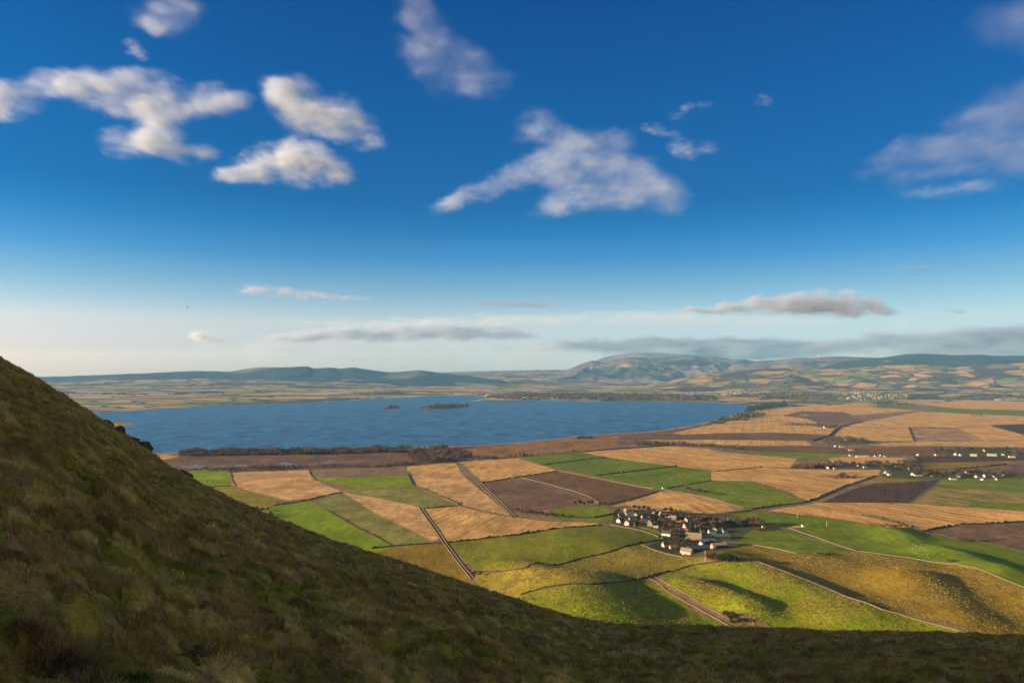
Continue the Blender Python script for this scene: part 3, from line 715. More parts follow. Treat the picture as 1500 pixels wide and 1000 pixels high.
# dark rocks breaking the edge of the slope
def rock(px, py, w, h, label, seed):
    """an angular outcrop whose top stands at pixel (px, py); w, h in pixels"""
    w *= 1.25; h *= 1.3; a, dy, dz = ray(px, py + h * .42)
    th = math.degrees(math.atan2(a, dy)); T = np.interp(th, [q[0] for q in _TT], [q[1] for q in _TT]) * .93
    t = T / math.hypot(a, dy); k = t / 1000
    bm = bmesh.new(); bmesh.ops.create_icosphere(bm, subdivisions=4, radius=1)
    r_ = random.Random(seed); cuts = [Vector((r_.gauss(0, 1), r_.gauss(0, 1), r_.gauss(0, .8))).normalized() for _ in range(16)]
    lim = [r_.uniform(.55, .85) for _ in cuts]
    for v in bm.verts:
        d = v.co.copy()
        for c, q in zip(cuts, lim):
            s = d.dot(c)
            if s > q: d -= c * (s - q)
        q = d * 3
        d *= 1 + .10 * float(perlin(np.array(q.x + q.z * 1.7 + seed), np.array(q.y - q.z), seed))
        v.co = Vector((d.x * w * k * .72, d.y * w * k * .9, d.z * h * k * .95))
    me = bpy.data.meshes.new('rock_outcrop'); bm.to_mesh(me); bm.free()
    o = obj('rock_outcrop', me, M['rock'], None, (a * t, dy * t, CAMZ + dz * t)); o.rotation_euler = (0, .35, r_.uniform(-.4, .4))
    tag(o, label, 'rock')
rock(157, 620, 13, 8, 'low brown rock ledge, highest of the outcrops on the hill edge', 1)
rock(171, 630, 12, 11, 'blunt black rock knob jutting from the hill edge against the loch', 2)
rock(188, 645, 17, 12, 'flat dark ledge between the two black rock knobs on the hill edge', 3)
rock(209, 652, 17, 15, 'largest black rock knob on the hill edge just below the loch', 4)
rock(268, 692, 14, 16, 'squared dark rock standing against the bright green field', 5)
rock(286, 709, 8, 9, 'small dark rock below the squared one at the bright green field corner', 6)


# ------------------------------------------------------------------ walls and hedges, each one a thing
def ribbon(pts, w, h, rough, step=4.0, square=False):
    q = [Vector(on_ground(*p)) for p in pts]
    line = []
    for a, b in zip(q[:-1], q[1:]):
        k = max(1, int((b - a).length / step)); line += [a.lerp(b, j / k) for j in range(k)]
    line.append(q[-1]); o = line[0].copy()
    L = np.array([tuple(p) for p in line]); gz = H(L[:, 0], L[:, 1])
    V, Fc = [], []; n = len(line)
    gap = 0
    for i, p in enumerate(line):
        if rough > .3 and gap <= 0 and random.random() < .035: gap = random.randint(1, 4)
        gap -= 1; low = .25 if gap > 0 else 1.0
        d = (line[min(i + 1, n - 1)] - line[max(i - 1, 0)]); d.z = 0; d.normalize(); s = Vector((-d.y, d.x, 0))
        hh = h * low * (1 + rough * random.uniform(-.9, .9) + (1.1 if rough > .3 and random.random() < .07 else 0)); ww = w * (1 + rough * random.uniform(-.5, .6)); j = rough * random.uniform(-.5, .5) * w
        prof = [(-.5, -.15), (-.42, .95), (.42, .95), (.5, -.15)] if square else [(-.5, -.1), (-.55, .5), (-.28, .9), (.05, 1.0), (.33, .85), (.55, .45), (.5, -.1)]
        for a, b in prof:
            jz = 1 + rough * random.uniform(-.25, .25)
            c = Vector((p.x, p.y, 0)) + s * (a * ww + j) - Vector((o.x, o.y, 0))
            V.append((c.x, c.y, gz[i] - o.z + b * hh * jz))
    m = 4 if square else 7
    for i in range(n - 1):
        for k in range(m - 1): Fc.append((i * m + k, (i + 1) * m + k, (i + 1) * m + k + 1, i * m + k + 1))
    return mesh_np('ribbon', V, Fc), o
def wall(label, *pts, w=.7, h=1.1):
    me, o = ribbon(pts, w, h, .12, 3.0, True); me.name = 'stone_wall'
    tag(obj('stone_wall', me, M['stone'], None, o), label, 'stone wall')
def hedge(label, *pts, w=2.2, h=1.9, mat='hedge', rough=.5):
    w *= .72; h *= .72; me, o = ribbon(pts, w, h, rough, 3.0); me.name = 'hedge'
    tag(obj('hedge', me, M[mat], None, o), label, 'hedge')
wall('pale curved stone wall between the big green field and the near village', (894, 769), (915, 772), (935, 776), (955, 782), (972, 789))
wall('stone wall climbing from the sunken hedge to the village farmyard', (939, 797.5), (960, 806), (981, 812), (1000, 816))
wall('stone wall on the right bank of the rough track below the village', (957, 842), (975, 853.5), (1017, 876.5), (1058, 901), w=.4, h=.8)
wall('stone wall on the left bank of the rough track below the village', (950, 846.5), (975, 864), (1017, 888), (1083, 925), w=.5, h=.9)
wall('longest stone wall, running from the dark farm bush to the bottom right', (1107, 821.5), (1142, 834.5), (1200, 857), (1242, 875), (1292, 893), (1313, 898), (1367, 914), (1450, 938))
wall('straight stone wall slanting down from the dark square pen to the golden field', (1155, 773), (1200, 788), (1255, 807))
wall('stone wall along the upper edge of the golden field, under the sheep', (1257, 807), (1333, 817), (1400, 826), (1458, 843), (1500, 860), (1560, 884))
wall('short thin wall crossing the olive pasture right of the farm', (1100, 797), (1135, 803), (1168, 811), h=1.0, w=.8)
wall('pale wall between the dark green field and the dark ploughed field', (817, 689.5), (840, 693.5), (880, 701.5), (958, 716))
wall('pale wall between the stubble triangle above the village and the green field', (973, 718), (1007, 722.6), (1048, 731.5), (1090, 744))
wall('wall on the left of the long straight farm track at the hill edge', (614, 744), (631, 768), (650, 796), (670, 823), (690, 848), h=.8)
wall('wall on the right of the long straight farm track at the hill edge', (618.5, 743.5), (635.5, 768), (654.5, 796), (674.5, 823), (693, 845), h=.8)
wall('wall on the left of the upper straight track beside the brown field', (669.5, 676), (689.5, 696), (710, 717), (751.5, 757), h=.8)
wall('wall on the right of the upper straight track beside the brown field', (672.5, 675), (692.5, 695), (713, 715), (755, 756), h=.8)
wall('short pale wall at the right end of the rough stubble under the marsh', (451, 688), (455, 696), (462, 703))
wall('short pale wall between the bright green field and the rough stubble', (337, 692), (339, 703), (345, 712))
wall('pale wall between the two ploughed brown fields', (762, 699), (800, 708), (840, 719), (862, 727), (877, 736))
hedge('long dark hedge between the stubble and the big green field left of the village', (657, 794.5), (757, 783.5), (817, 773.5), (882, 769.5), h=2.4)
hedge('dark hedge under the big green field, ending at the village wall', (699, 837.5), (771, 832), (850, 818), (894, 808), (943, 794), (971, 790), h=1.6)
hedge('winding dark hedge above the two near yellow green mounds', (763, 871), (792, 862), (817, 857.5), (845, 855), (870, 856), (900, 853), (946, 846), (972, 838.5), (1013, 827.5), (1053, 822), h=1.7)
hedge('short hedge between the bright green field and the golden field at the hill edge', (545, 803), (576, 799.5), (620, 796.5), (650, 795.5))
hedge('thin hedge down the right side of the brightest green field', (477, 747), (520, 771), (576, 800), h=1.5)
hedge('dark hedge above the brightest green field', (402, 740), (453, 732.5), (467, 727.5), (501, 720.5))
hedge('crooked hedge between the stubble fields left of the upper track', (597, 694), (605, 711), (611, 713), (670, 737), (672, 741), (720, 752), (752, 757), h=2.2)
hedge('short hedge under the patchy olive field', (625, 744.5), (667, 740.5))
hedge('dark hedge above the mauve ploughed field', (707, 707), (757, 699), (817, 689.5), h=2.4)
hedge('uppermost hedge crossing the dark green fields', (795, 681), (840, 675), (888, 669.5), h=2.2, mat='hedge_green')
hedge('lower hedge crossing the dark green fields', (873, 696.5), (930, 690), (992, 682.5), h=2.6, mat='hedge_green')
hedge('hedge with a white hut at its left end', (978, 715), (1000, 711), (1042, 704), h=2.2)
hedge('hedge between the dark ploughed field and the stubble triangle', (894, 738.5), (945, 725.5), (965, 719.5))
hedge('dark hedge between the two small green strips left of the village', (840, 758), (870, 758), (900, 752), h=2.4)
hedge('hedge on the upper right side of the green field with the brown copse', (1097, 704.5), (1140, 717.5), (1180, 735), h=2.6)
hedge('dark roadside hedge climbing right to the hamlet', (1283, 697), (1240, 711), (1197, 730), (1178, 736), (1150, 739), (1102, 746), h=2.8)
hedge('hedge between the long green field and the wide stubble field', (1070, 751), (1100, 748.3), (1200, 757), (1250, 764.5), (1297, 772.3), h=2)
hedge('dark hedge above the dull brown field at the right edge', (1353, 777.5), (1400, 769), (1467, 766.5), (1500, 764), (1600, 764), h=3)
hedge('hedge under the dull brown field at the right edge', (1340, 773.5), (1400, 788.5), (1450, 796), (1500, 807), (1600, 829))
hedge('dark hedge under the orange reed bed above the green fields', (853, 661.5), (900, 657.5), (940, 655), (982, 652.5), h=3)
hedge('low brown hedge dividing the slanted stubble fields', (1050, 690), (1117, 684), h=2)
hedge('low hedge above the dull field at the right edge of the hamlet', (1353, 688.5), (1400, 687.5), (1475, 680), h=3)
hedge('hedge between bright green and olive fields at the rocky hill edge', (338, 711.5), (285, 713.8), h=2)
hedge('scrubby gully crossing the wide stubble field', (1262, 754.5), (1285, 758), (1308, 763), (1325, 769), h=2, w=6)
hedge('dark hedge left of the striped field on the far right', (1331, 625.5), (1339, 646), h=3)
hedge('dark hedge along the bottom of the ploughed field beside the road', (1203, 735.7), (1332, 736.5), h=1.4)
hedge('dark hedge beside the lane by the small white house and pools', (1263, 617.5), (1233, 624.5), (1222, 632), (1215, 638), (1190, 646), h=4, w=5)

# ------------------------------------------------------------------ trees and bushes
def crown_bare(seed, n=620, wid=.17):
    """a leafless crown: many slender twigs fanning out of limbs, with gaps"""
    r_ = np.random.default_rng(seed); V, Fc = [], []
    lobes = [(r_.uniform(-.22, .22), r_.uniform(-.22, .22), r_.uniform(.5, .8), r_.uniform(.18, .3)) for _ in range(7)]
    for i in range(n):
        lx, ly, lz, lr = lobes[i % 7]
        d = r_.normal(0, 1, 3); d /= np.linalg.norm(d)
        p = np.array([lx, ly, lz]) + d * lr * r_.uniform(.35, 1) * np.array([1, 1, .8])
        out = p - np.array([0, 0, .35]); out = out / np.linalg.norm(out) + r_.normal(0, .4, 3); out /= np.linalg.norm(out)
        l = r_.uniform(.06, .15); s = np.cross(out, r_.normal(0, 1, 3)); s /= np.linalg.norm(s) + 1e-9; w = wid * r_.uniform(.12, .3)
        b = len(V); V += [p - s * w, p + s * w, p + out * l * .6 + s * w * .8, p + out * l * .6 - s * w * .8, p + out * l]
        Fc += [(b, b + 1, b + 2, b + 3), (b + 3, b + 2, b + 4, b + 4)]
    V = [tuple(v) for v in V]
    me = bpy.data.meshes.new('crown'); me.from_pydata(V, [], [f if f[2] != f[3] else f[:3] for f in Fc]); me.update(); return me
def crown_leafy(seed, cone, n=460):
    r_ = np.random.default_rng(seed); V, Fc = [], []
    for i in range(n):
        if cone:
            z = r_.uniform(.08, 1) ** .9; rad = (1 - z) * .26 + .02
            a = r_.uniform(0, 6.28); q = rad * r_.uniform(.5, 1.1); p = np.array([q * math.cos(a), q * math.sin(a), z])
        else:
            d = r_.normal(0, 1, 3); d /= np.linalg.norm(d); k = 1 + .3 * math.sin(3 * d[0] + seed) * math.cos(4 * d[1])
            p = np.array([0, 0, .56]) + d * np.array([.36, .36, .42]) * k * r_.uniform(.6, 1)
        s = r_.normal(0, 1, 3); s /= np.linalg.norm(s); t = np.cross(s, r_.normal(0, 1, 3)); t /= np.linalg.norm(t); w = r_.uniform(.025, .06)
        b = len(V); V += [tuple(p - s * w), tuple(p + t * w), tuple(p + s * w), tuple(p - t * w * .8)]; Fc.append((b, b + 1, b + 2, b + 3))
    me = bpy.data.meshes.new('crown'); me.from_pydata(V, [], Fc); me.update(); return me
def trunk_mesh(seed):
    r_ = random.Random(seed); b = MB(); b.tube([(0, 0, -.03), (r_.uniform(-.01, .01), 0, .25), (r_.uniform(-.03, .03), .01, .55)], [.03, .022, .012])
    for k in range(6):
        a = k * 1.05 + r_.uniform(-.3, .3); z = r_.uniform(.2, .42); q = r_.uniform(.15, .28)
        b.tube([(0, 0, z), (q * .55 * math.cos(a), q * .55 * math.sin(a), z + .14), (q * math.cos(a), q * math.sin(a), z + .34)], [.013, .009, .004], 5)
    return b.mesh('trunk')
TRUNKS = [trunk_mesh(i) for i in range(3)]
for t_ in TRUNKS: t_.materials.append(M['bark'])
CROWNS = {}
for nm, mt in (('brown', 'twig_brown'), ('grey', 'twig_grey'), ('red', 'twig_red')):
    CROWNS[nm] = [crown_bare(20 + i + hash(nm) % 1) for i in range(3)]
    for m_ in CROWNS[nm]: m_.materials.append(M[mt])
CROWNS['dark'] = [crown_leafy(40 + i, False) for i in range(2)]; CROWNS['fir'] = [crown_leafy(50 + i, True) for i in range(2)]
for m_ in CROWNS['dark'] + CROWNS['fir']: m_.materials.append(M['leaf_dark'])
def tree(px, py, h, kind, label, group=None, fat=1.0):
    x, y, z = on_ground(px, py); e = empty('tree', (x, y, z), random.uniform(0, 6.28)); s = h * random.uniform(.9, 1.1); e.scale = (s * fat, s * fat, s)
    obj('trunk', random.choice(TRUNKS), None, e); obj('crown', random.choice(CROWNS[kind]), None, e)
    return tag(e, label, 'tree', group)
def trees(pts, kind, label, group, h=(8, 12), fat=1.1):
    for p in pts: tree(p[0], p[1], p[2] if len(p) > 2 else random.uniform(*h), kind if isinstance(kind, str) else random.choice(kind), label, group if len(pts) > 1 else None, fat)
trees([(843, 742), (849, 741), (856, 741), (862, 740), (868, 740), (880, 742.5), (886, 743.5), (892, 744.5)], 'grey', 'bare grey tree in the row under the ploughed field, left of the village', 'bare trees under the ploughed field', (8, 11), .8)
trees([(757, 751), (764, 752.5), (771, 753), (778, 754), (786, 754.5), (793, 755.5), (801, 756), (809, 757), (817, 757.5), (825, 758)], ['brown', 'grey'], 'bare brown tree in the scrubby line between ploughed and stubble fields', 'scrubby line of trees', (6, 9), 1.2)
trees([(1013, 721), (1019, 722), (1025, 723.5), (1008, 719.5), (1031, 725)], 'brown', 'bare brown tree of the copse standing alone in the green field', 'copse in the green field', (9, 12), 1.2)
trees([(902, 754, 8), (906, 751, 9), (930, 746, 8), (936, 747, 9), (944, 746, 8), (950, 748, 8), (975, 751, 9), (983, 750, 9), (990, 752, 8), (997, 754, 9)], ['grey', 'dark'], 'dark tree along the back edge of the near village', 'trees behind the near village', fat=1.2)
trees([(957, 764, 13), (961, 762, 10)], 'dark', 'tall dark evergreen in the middle of the near village', 'dark evergreens of the near village', fat=1.1)
trees([(967, 768, 11), (974, 769, 10)], 'brown', 'round brown leafless tree in front of the dark village evergreens', 'round brown village trees', fat=1.4)
trees([(933, 768, 8), (939, 769, 7), (956, 775, 5), (983, 775, 9), (979, 771, 8), (987, 782, 9), (994, 785, 9), (999, 782, 8), (990, 793, 8), (996, 796, 7), (982, 796, 8), (1000, 772, 7), (1012, 770, 8), (1016, 775, 7)],
      ['brown', 'grey', 'dark'], 'leafless brown tree between the houses of the near village', 'trees between the village houses', fat=1.2)
trees([(1020, 768), (1027, 769), (1033, 768), (1040, 770), (1047, 771), (1054, 770), (1061, 771), (1067, 769), (1030, 773), (1044, 774), (1056, 773), (1024, 764), (1032, 763), (1038, 764), (1050, 766), (1014, 766), (1008, 763)], ['brown', 'grey'], 'leafless brown tree in the long belt right of the village', 'tree belt right of the village', (9, 13), 1.15)
trees([(900, 757, 7), (903, 760, 7), (913, 757, 7), (912, 764, 5), (925, 765, 6), (929, 769, 7), (934, 763, 8), (938, 757, 8), (949, 757, 9), (953, 753, 9), (948, 763, 7), (960, 772, 8), (971, 759, 9), (976, 760, 9), (979, 766, 8), (972, 776, 8), (966, 780, 5), (985, 771, 9),
       (994, 758, 8), (999, 760, 8), (1008, 758, 9), (1013, 762, 9), (995, 777, 9), (991, 789, 9), (986, 793, 8), (1000, 789, 8), (984, 803, 6), (990, 801, 7), (966, 789, 5), (1022, 778, 7), (1034, 779, 6), (1017, 783, 6), (994, 809, 6), (1000, 799, 6), (1040, 796, 5), (985, 810, 4), (997, 814, 4)],
      ['grey', 'brown', 'grey', 'dark'], 'dark leafless tree crowding the houses of the near village', 'dark trees crowding the near village', fat=1.35)
trees([(random.uniform(905, 1000), random.uniform(748, 768)) for _ in range(12)] + [(random.uniform(980, 1035), random.uniform(760, 800)) for _ in range(9)], ['grey', 'brown', 'grey'], 'bare grey brown tree standing in the gardens of the near village', 'garden trees of the near village', (5, 8), 1.25)
trees([(1073, 770), (1079, 771), (1085, 772)], 'grey', 'dark grey leafless tree of the belt in front of the long green field', 'dark grey trees of the belt', (10, 12), 1.1)
trees([(1090, 770, 14), (1096, 769, 17), (1103, 770, 17), (1110, 771, 15), (1116, 772, 13)], 'brown', 'tall round brown tree of the clump at the right end of the village belt', 'tall clump at the end of the belt', fat=1.15)
trees([(1036, 820, 9), (1042, 821, 10), (1048, 822, 9)], 'brown', 'olive brown bushy tree below the farm, left of the black bush', 'olive trees below the farm', fat=1.5)
trees([(1056, 822, 10), (1063, 823, 11), (1070, 823, 11), (1077, 823, 9)], 'dark', 'dense dark evergreen bush below the farm throwing a long shadow', 'dark bush below the farm', fat=1.5)
trees([(1235, 700, 13), (1230, 700, 10), (1241, 700.5, 10)], 'brown', 'big round leafless tree standing on the stubble below the hamlet', 'round trees on the stubble', fat=1.3)
trees([(1062 + 8 * i, 651.5 + i * .7, random.uniform(9, 12)) for i in range(0)], 'dark', '', '')
trees([(1283 + random.uniform(0, 60), random.uniform(676, 690)) for _ in range(48)], ['grey', 'dark', 'brown'], 'small dark tree among the houses of the hamlet', 'trees of the right hand hamlet', (6, 10), 1.3)
trees([(1345 + random.uniform(0, 130), random.uniform(689, 699.5)) for _ in range(58)], ['grey', 'dark', 'brown', 'red'], 'small dark tree among the houses along the lower hamlet street', 'trees of the lower hamlet street', (6, 10), 1.3)
trees([(1365 + random.uniform(0, 115), random.uniform(658, 664)) for _ in range(26)], ['dark', 'dark', 'grey'], 'dark evergreen behind the far farm with the green roofs', 'trees of the far farm', (7, 11), 1.2)
trees([(1215 + random.uniform(0, 75), random.uniform(678, 684)) for _ in range(40)], ['grey', 'brown', 'dark'], 'small dark tree in the strip right of the russet copse', 'trees right of the russet copse', (6, 10), 1.3)
trees([(1404, 792), (1414, 793), (1425, 791.5), (1436, 793), (1447, 792), (1456, 790)], 'brown', 'low tan bush in the row on the dull brown field', 'bushes on the dull brown field', (3.5, 5), 1.9)
trees([(1300, 770), (1306, 771.5), (1313, 772), (1320, 772), (1328, 772.5), (1337, 772)], ['brown', 'red'], 'brown scrub bush at the mouth of the stubble gully', 'scrub at the gully mouth', (3.5, 5), 1.8)
trees([(1200, 812), (1207, 813), (1214, 813), (1221, 812)], 'dark', 'low dark gorse bush alone on the upper golden field', 'gorse on the golden field', (2.5, 3.5), 2.4)
trees([(1391, 824), (1398, 823)], 'red', 'russet bush on the wall under the grazing sheep', 'russet bushes on the wall', (4, 5), 1.6)
trees([(1063, 901), (1069, 906), (1076, 903), (1083, 909), (1072, 912), (1090, 911)], 'dark', 'green gorse bush on the steep bank below the track', 'gorse on the steep bank', (3.5, 4.5), 1.9)
trees([(372, 752), (380, 754), (388, 756), (396, 753), (384, 749), (376, 747), (392, 748)], ['brown', 'red'], 'bare brown tree in the thicket at the hill edge under the olive field', 'thicket at the hill edge', (6, 9), 1.4)
trees([(304, 706), (311, 706), (319, 707)], 'brown', 'thin bare tree in the bright green field at the hill edge', 'thin trees in the bright green field', (4.5, 6), .7)
trees([(692, 842), (697, 840), (702, 843), (688, 838)], 'brown', 'low brown thorn bush at the foot of the straight farm track', 'thorn bushes at the track foot', (3, 4.5), 1.8)
trees([(1425, 609.5), (1431, 609), (1437, 609.5)], 'grey', 'tiny dark tree in the far wide stubble at right', 'trees in the far stubble', (8, 10), 1.4)

def blob_base(seed):
    """a loose ball of twigs and leaf clumps for trees a few pixels high"""
    r_ = np.random.default_rng(seed); V, Fc = [], []
    for i in range(110):
        d = r_.normal(0, 1, 3); d /= np.linalg.norm(d); p = d * np.array([1, 1, .9]) * r_.uniform(.3, 1.0); p[2] += .1 * math.sin(5 * d[0] + seed)
        s = np.cross(d + r_.normal(0, .5, 3), r_.normal(0, 1, 3)); s /= np.linalg.norm(s); o_ = d + np.array([0, 0, .6]) + r_.normal(0, .3, 3); o_ /= np.linalg.norm(o_); b = len(V)
        V += [p - s * r_.uniform(.10, .24), p + s * r_.uniform(.10, .24), p + o_ * r_.uniform(.2, .5)]; Fc.append((b, b + 1, b + 2))
    for k in range(3):
        b = len(V); a = k * 2.1; V += [np.array([.05 * math.cos(a), .05 * math.sin(a), -1.0]), np.array([.05 * math.cos(a + 1.5), .05 * math.sin(a + 1.5), -1.0]), np.array([.3 * math.cos(a), .3 * math.sin(a), .3])]; Fc.append((b, b + 1, b + 2))
    return np.array(V), np.array(Fc)
BLOBS = [blob_base(i) for i in range(6)]
def inside(q, x, y):
    r = False; j = len(q) - 1
    for i in range(len(q)):
        if (q[i][1] > y) != (q[j][1] > y) and x < (q[j][0] - q[i][0]) * (y - q[i][1]) / (q[j][1] - q[i][1]) + q[i][0]: r = not r
        j = i
    return r
def wood(poly, n, h, mats, label, cone=False, name='wood', fat=1.0):
    q = [on_ground(*p)[:2] for p in poly]; xs = [p[0] for p in q]; ys = [p[1] for p in q]
    V, Fc, Mi = [], [], []; b = 0; k = 0
    while k < n:
        x, y = random.uniform(min(xs), max(xs)), random.uniform(min(ys), max(ys))
        if not inside(q, x, y): continue
        k += 1; v, f = BLOBS[k % 6]; hh = h * random.uniform(.55, 1.25) * (.95 + .75 * float(perlin(np.array(x / 55), np.array(y / 55), 5))); rr = hh * random.uniform(.3, .5) * (.55 if cone else 1) * fat
        a = random.uniform(0, 6.28); c, s_ = math.cos(a), math.sin(a)
        w = v * np.array([rr, rr, hh * .52]); w = np.column_stack([w[:, 0] * c - w[:, 1] * s_, w[:, 0] * s_ + w[:, 1] * c, w[:, 2]])
        if cone: w[:, :2] *= (1.25 - (w[:, 2:] / hh + .5)).clip(.1, 1.2)
        V.append(w + np.array([x, y, hh * .5 + float(H(np.array([x]), np.array([y]))[0])])); Fc.append(f + b); b += len(v); Mi += [k % len(mats)] * len(f)
    me = mesh_np(name, np.concatenate(V), np.concatenate(Fc))
    o = obj(name, me, [M[m] for m in mats]); me.polygons.foreach_set('material_index', Mi); struct(o, 'stuff', label)
wood([(262, 668), (265, 661.5), (350, 660), (450, 659), (560, 656.8), (600, 655), (600, 662), (500, 665), (400, 666.5), (300, 668)], 1700, 8, ['twig_grey', 'twig_brown', 'twig_red'], 'strip of bare brown woodland along the near shore', fat=1.5)
wood([(598, 673), (600, 662), (620, 657), (650, 656), (672, 661), (692, 669), (660, 676), (610, 679)], 420, 10, ['twig_red', 'twig_brown', 'twig_grey'], 'rounded bare russet wood by the near shore')
wood([(262, 690), (340, 684.5), (450, 683), (560, 680), (610, 677), (608, 682), (560, 684.5), (453, 687), (330, 690), (270, 691)], 500, 4.5, ['twig_grey', 'hedge', 'twig_brown'], 'low dark scrub along the lower edge of the marsh')
wood([(250, 690), (262, 670), (400, 668.5), (560, 665), (600, 668), (600, 680), (450, 684)], 420, 2.6, ['twig_grey', 'twig_red', 'twig_brown', 'bark'], 'low scrub and reeds scattered over the brown marsh')
wood([(690, 668), (720, 655), (840, 644), (900, 640), (930, 648), (845, 659), (760, 667)], 260, 2.4, ['twig_grey', 'twig_red', 'twig_brown'], 'low scrub and reeds scattered over the orange reed bed')
wood([(660, 677), (690, 671.5), (760, 668), (850, 660.5), (850, 662), (760, 670.3), (690, 674.5)], 130, 5.5, ['twig_grey', 'hedge_green', 'twig_brown'], 'thin line of scrub under the reed bed')
wood([(838, 643), (845, 640), (865, 639.5), (875, 641), (860, 643.5)], 60, 7, ['leaf_dark', 'twig_grey'], 'small dark thicket on the near shore')
wood([(928, 650.5), (935, 648.5), (960, 650), (1046, 652), (1045, 654.5), (980, 653.5), (935, 653)], 230, 11, ['leaf_dark', 'leaf_dark', 'twig_grey'], 'dark conifer shelter belt between the stubble fields', True)
wood([(1045, 654.5), (1060, 653.5), (1097, 658), (1098, 660.5), (1060, 657.5)], 120, 9, ['leaf_dark', 'leaf_olive'], 'right half of the conifer shelter belt', True)
wood([(712, 583.3), (760, 586), (830, 586.2), (930, 587), (1000, 588.2), (1052, 587.5), (1050, 580), (960, 577), (860, 576), (760, 577.5), (715, 580)], 1500, 13, ['twig_grey', 'twig_brown', 'leaf_dark'], 'broad dark wood on the far shore', fat=2.4)
wood([(1060, 579), (1110, 577), (1180, 577), (1235, 580), (1230, 585), (1160, 585.5), (1100, 583)], 420, 12, ['twig_grey', 'twig_brown', 'leaf_dark'], 'far wood between the two towns', fat=2.4)
wood([(1330, 586), (1336, 579), (1370, 578), (1374, 583), (1350, 586)], 180, 15, ['leaf_dark', 'twig_grey'], 'dark wood at the right end of the far town', fat=2.4)
wood([(1400, 583), (1420, 578.5), (1500, 579), (1600, 581), (1600, 585), (1480, 584)], 260, 12, ['twig_grey', 'leaf_dark'], 'far dark wood at the right edge', fat=2.4)
wood([(1090, 602.5), (1098, 597), (1120, 592), (1150, 590), (1154, 595), (1122, 600)], 260, 15, ['leaf_dark', 'hedge_green'], 'dark pine wood at the right tip of the loch', fat=1.5)
wood([(1052, 617), (1060, 612), (1085, 607.5), (1098, 604), (1120, 605), (1122, 610), (1100, 613), (1095, 616.5)], 260, 11, ['leaf_dark', 'hedge_green', 'twig_grey'], 'dark wood on the right shore of the loch')
wood([(1155, 592.5), (1160, 588.5), (1210, 587.5), (1212, 591)], 140, 11, ['twig_grey', 'twig_brown'], 'far brown copse right of the pine wood')
wood([(1205, 652), (1203, 644), (1225, 640), (1262, 643.5), (1275, 648), (1260, 652)], 170, 9, ['twig_grey', 'hedge_green', 'twig_brown'], 'dark copse around the farm left of the drilled field')
wood([(1155, 621), (1180, 622), (1232, 624), (1215, 628), (1190, 625)], 70, 8, ['twig_grey', 'hedge_green'], 'dark thicket around the small white house by the pools')
wood([(564, 598.4), (573, 595), (583, 594.7), (584, 597.2), (576, 598.8)], 70, 10, ['hedge_green', 'twig_grey'], 'trees covering the small round island')
wood([(624, 598), (632, 595), (660, 593.6), (684, 593.6), (687, 594.6), (672, 597), (640, 598.8)], 330, 13, ['twig_grey', 'hedge_green', 'twig_grey'], 'trees covering the long island')
wood([(611, 597.4), (624, 595.5), (626, 598), (616, 598.5)], 25, 5, ['twig_grey'], 'scrub on the left tip of the long island')
wood([(1158, 686.5), (1165, 682), (1215, 682), (1212, 686.5)], 130, 8.5, ['twig_red', 'twig_red', 'twig_brown'], 'russet copse at the edge of the hamlet stubble')
wood([(1188, 699.5), (1195, 696), (1285, 697.5), (1285, 699), (1230, 701)], 90, 4, ['twig_grey', 'twig_brown'], 'scrub line on the stubble below the hamlet')
wood([(1318, 689), (1322, 674), (1345, 676), (1348, 688)], 70, 8, ['twig_grey', 'leaf_dark', 'twig_brown'], 'dark grove at the corner of the ploughed strip')
wood([(1478, 666), (1488, 658), (1600, 656), (1600, 668)], 130, 8, ['twig_grey', 'twig_brown'], 'brown wood right of the far farm')
wood([(1460, 700), (1470, 693), (1600, 692), (1600, 699)], 110, 7, ['twig_grey', 'hedge_green'], 'dark trees right of the lower hamlet street')
wood([(1117, 712), (1123, 708), (1160, 716), (1165, 722), (1150, 720)], 22, 2.6, ['twig_brown', 'twig_red'], 'low scrub on the stubble above the green field')
wood([(1240, 594), (1290, 589), (1345, 590), (1345, 592), (1285, 598)], 110, 9, ['twig_grey', 'leaf_dark'], 'hedgerow trees around the small far green field')
M['rush'] = plain_mat('rushes', (.17, .13, .035), .95, .5, .3, 0, .05); M['rush_pale'] = plain_mat('bleached_grass', (.36, .25, .08), .95, .4, .3, 0, .05)
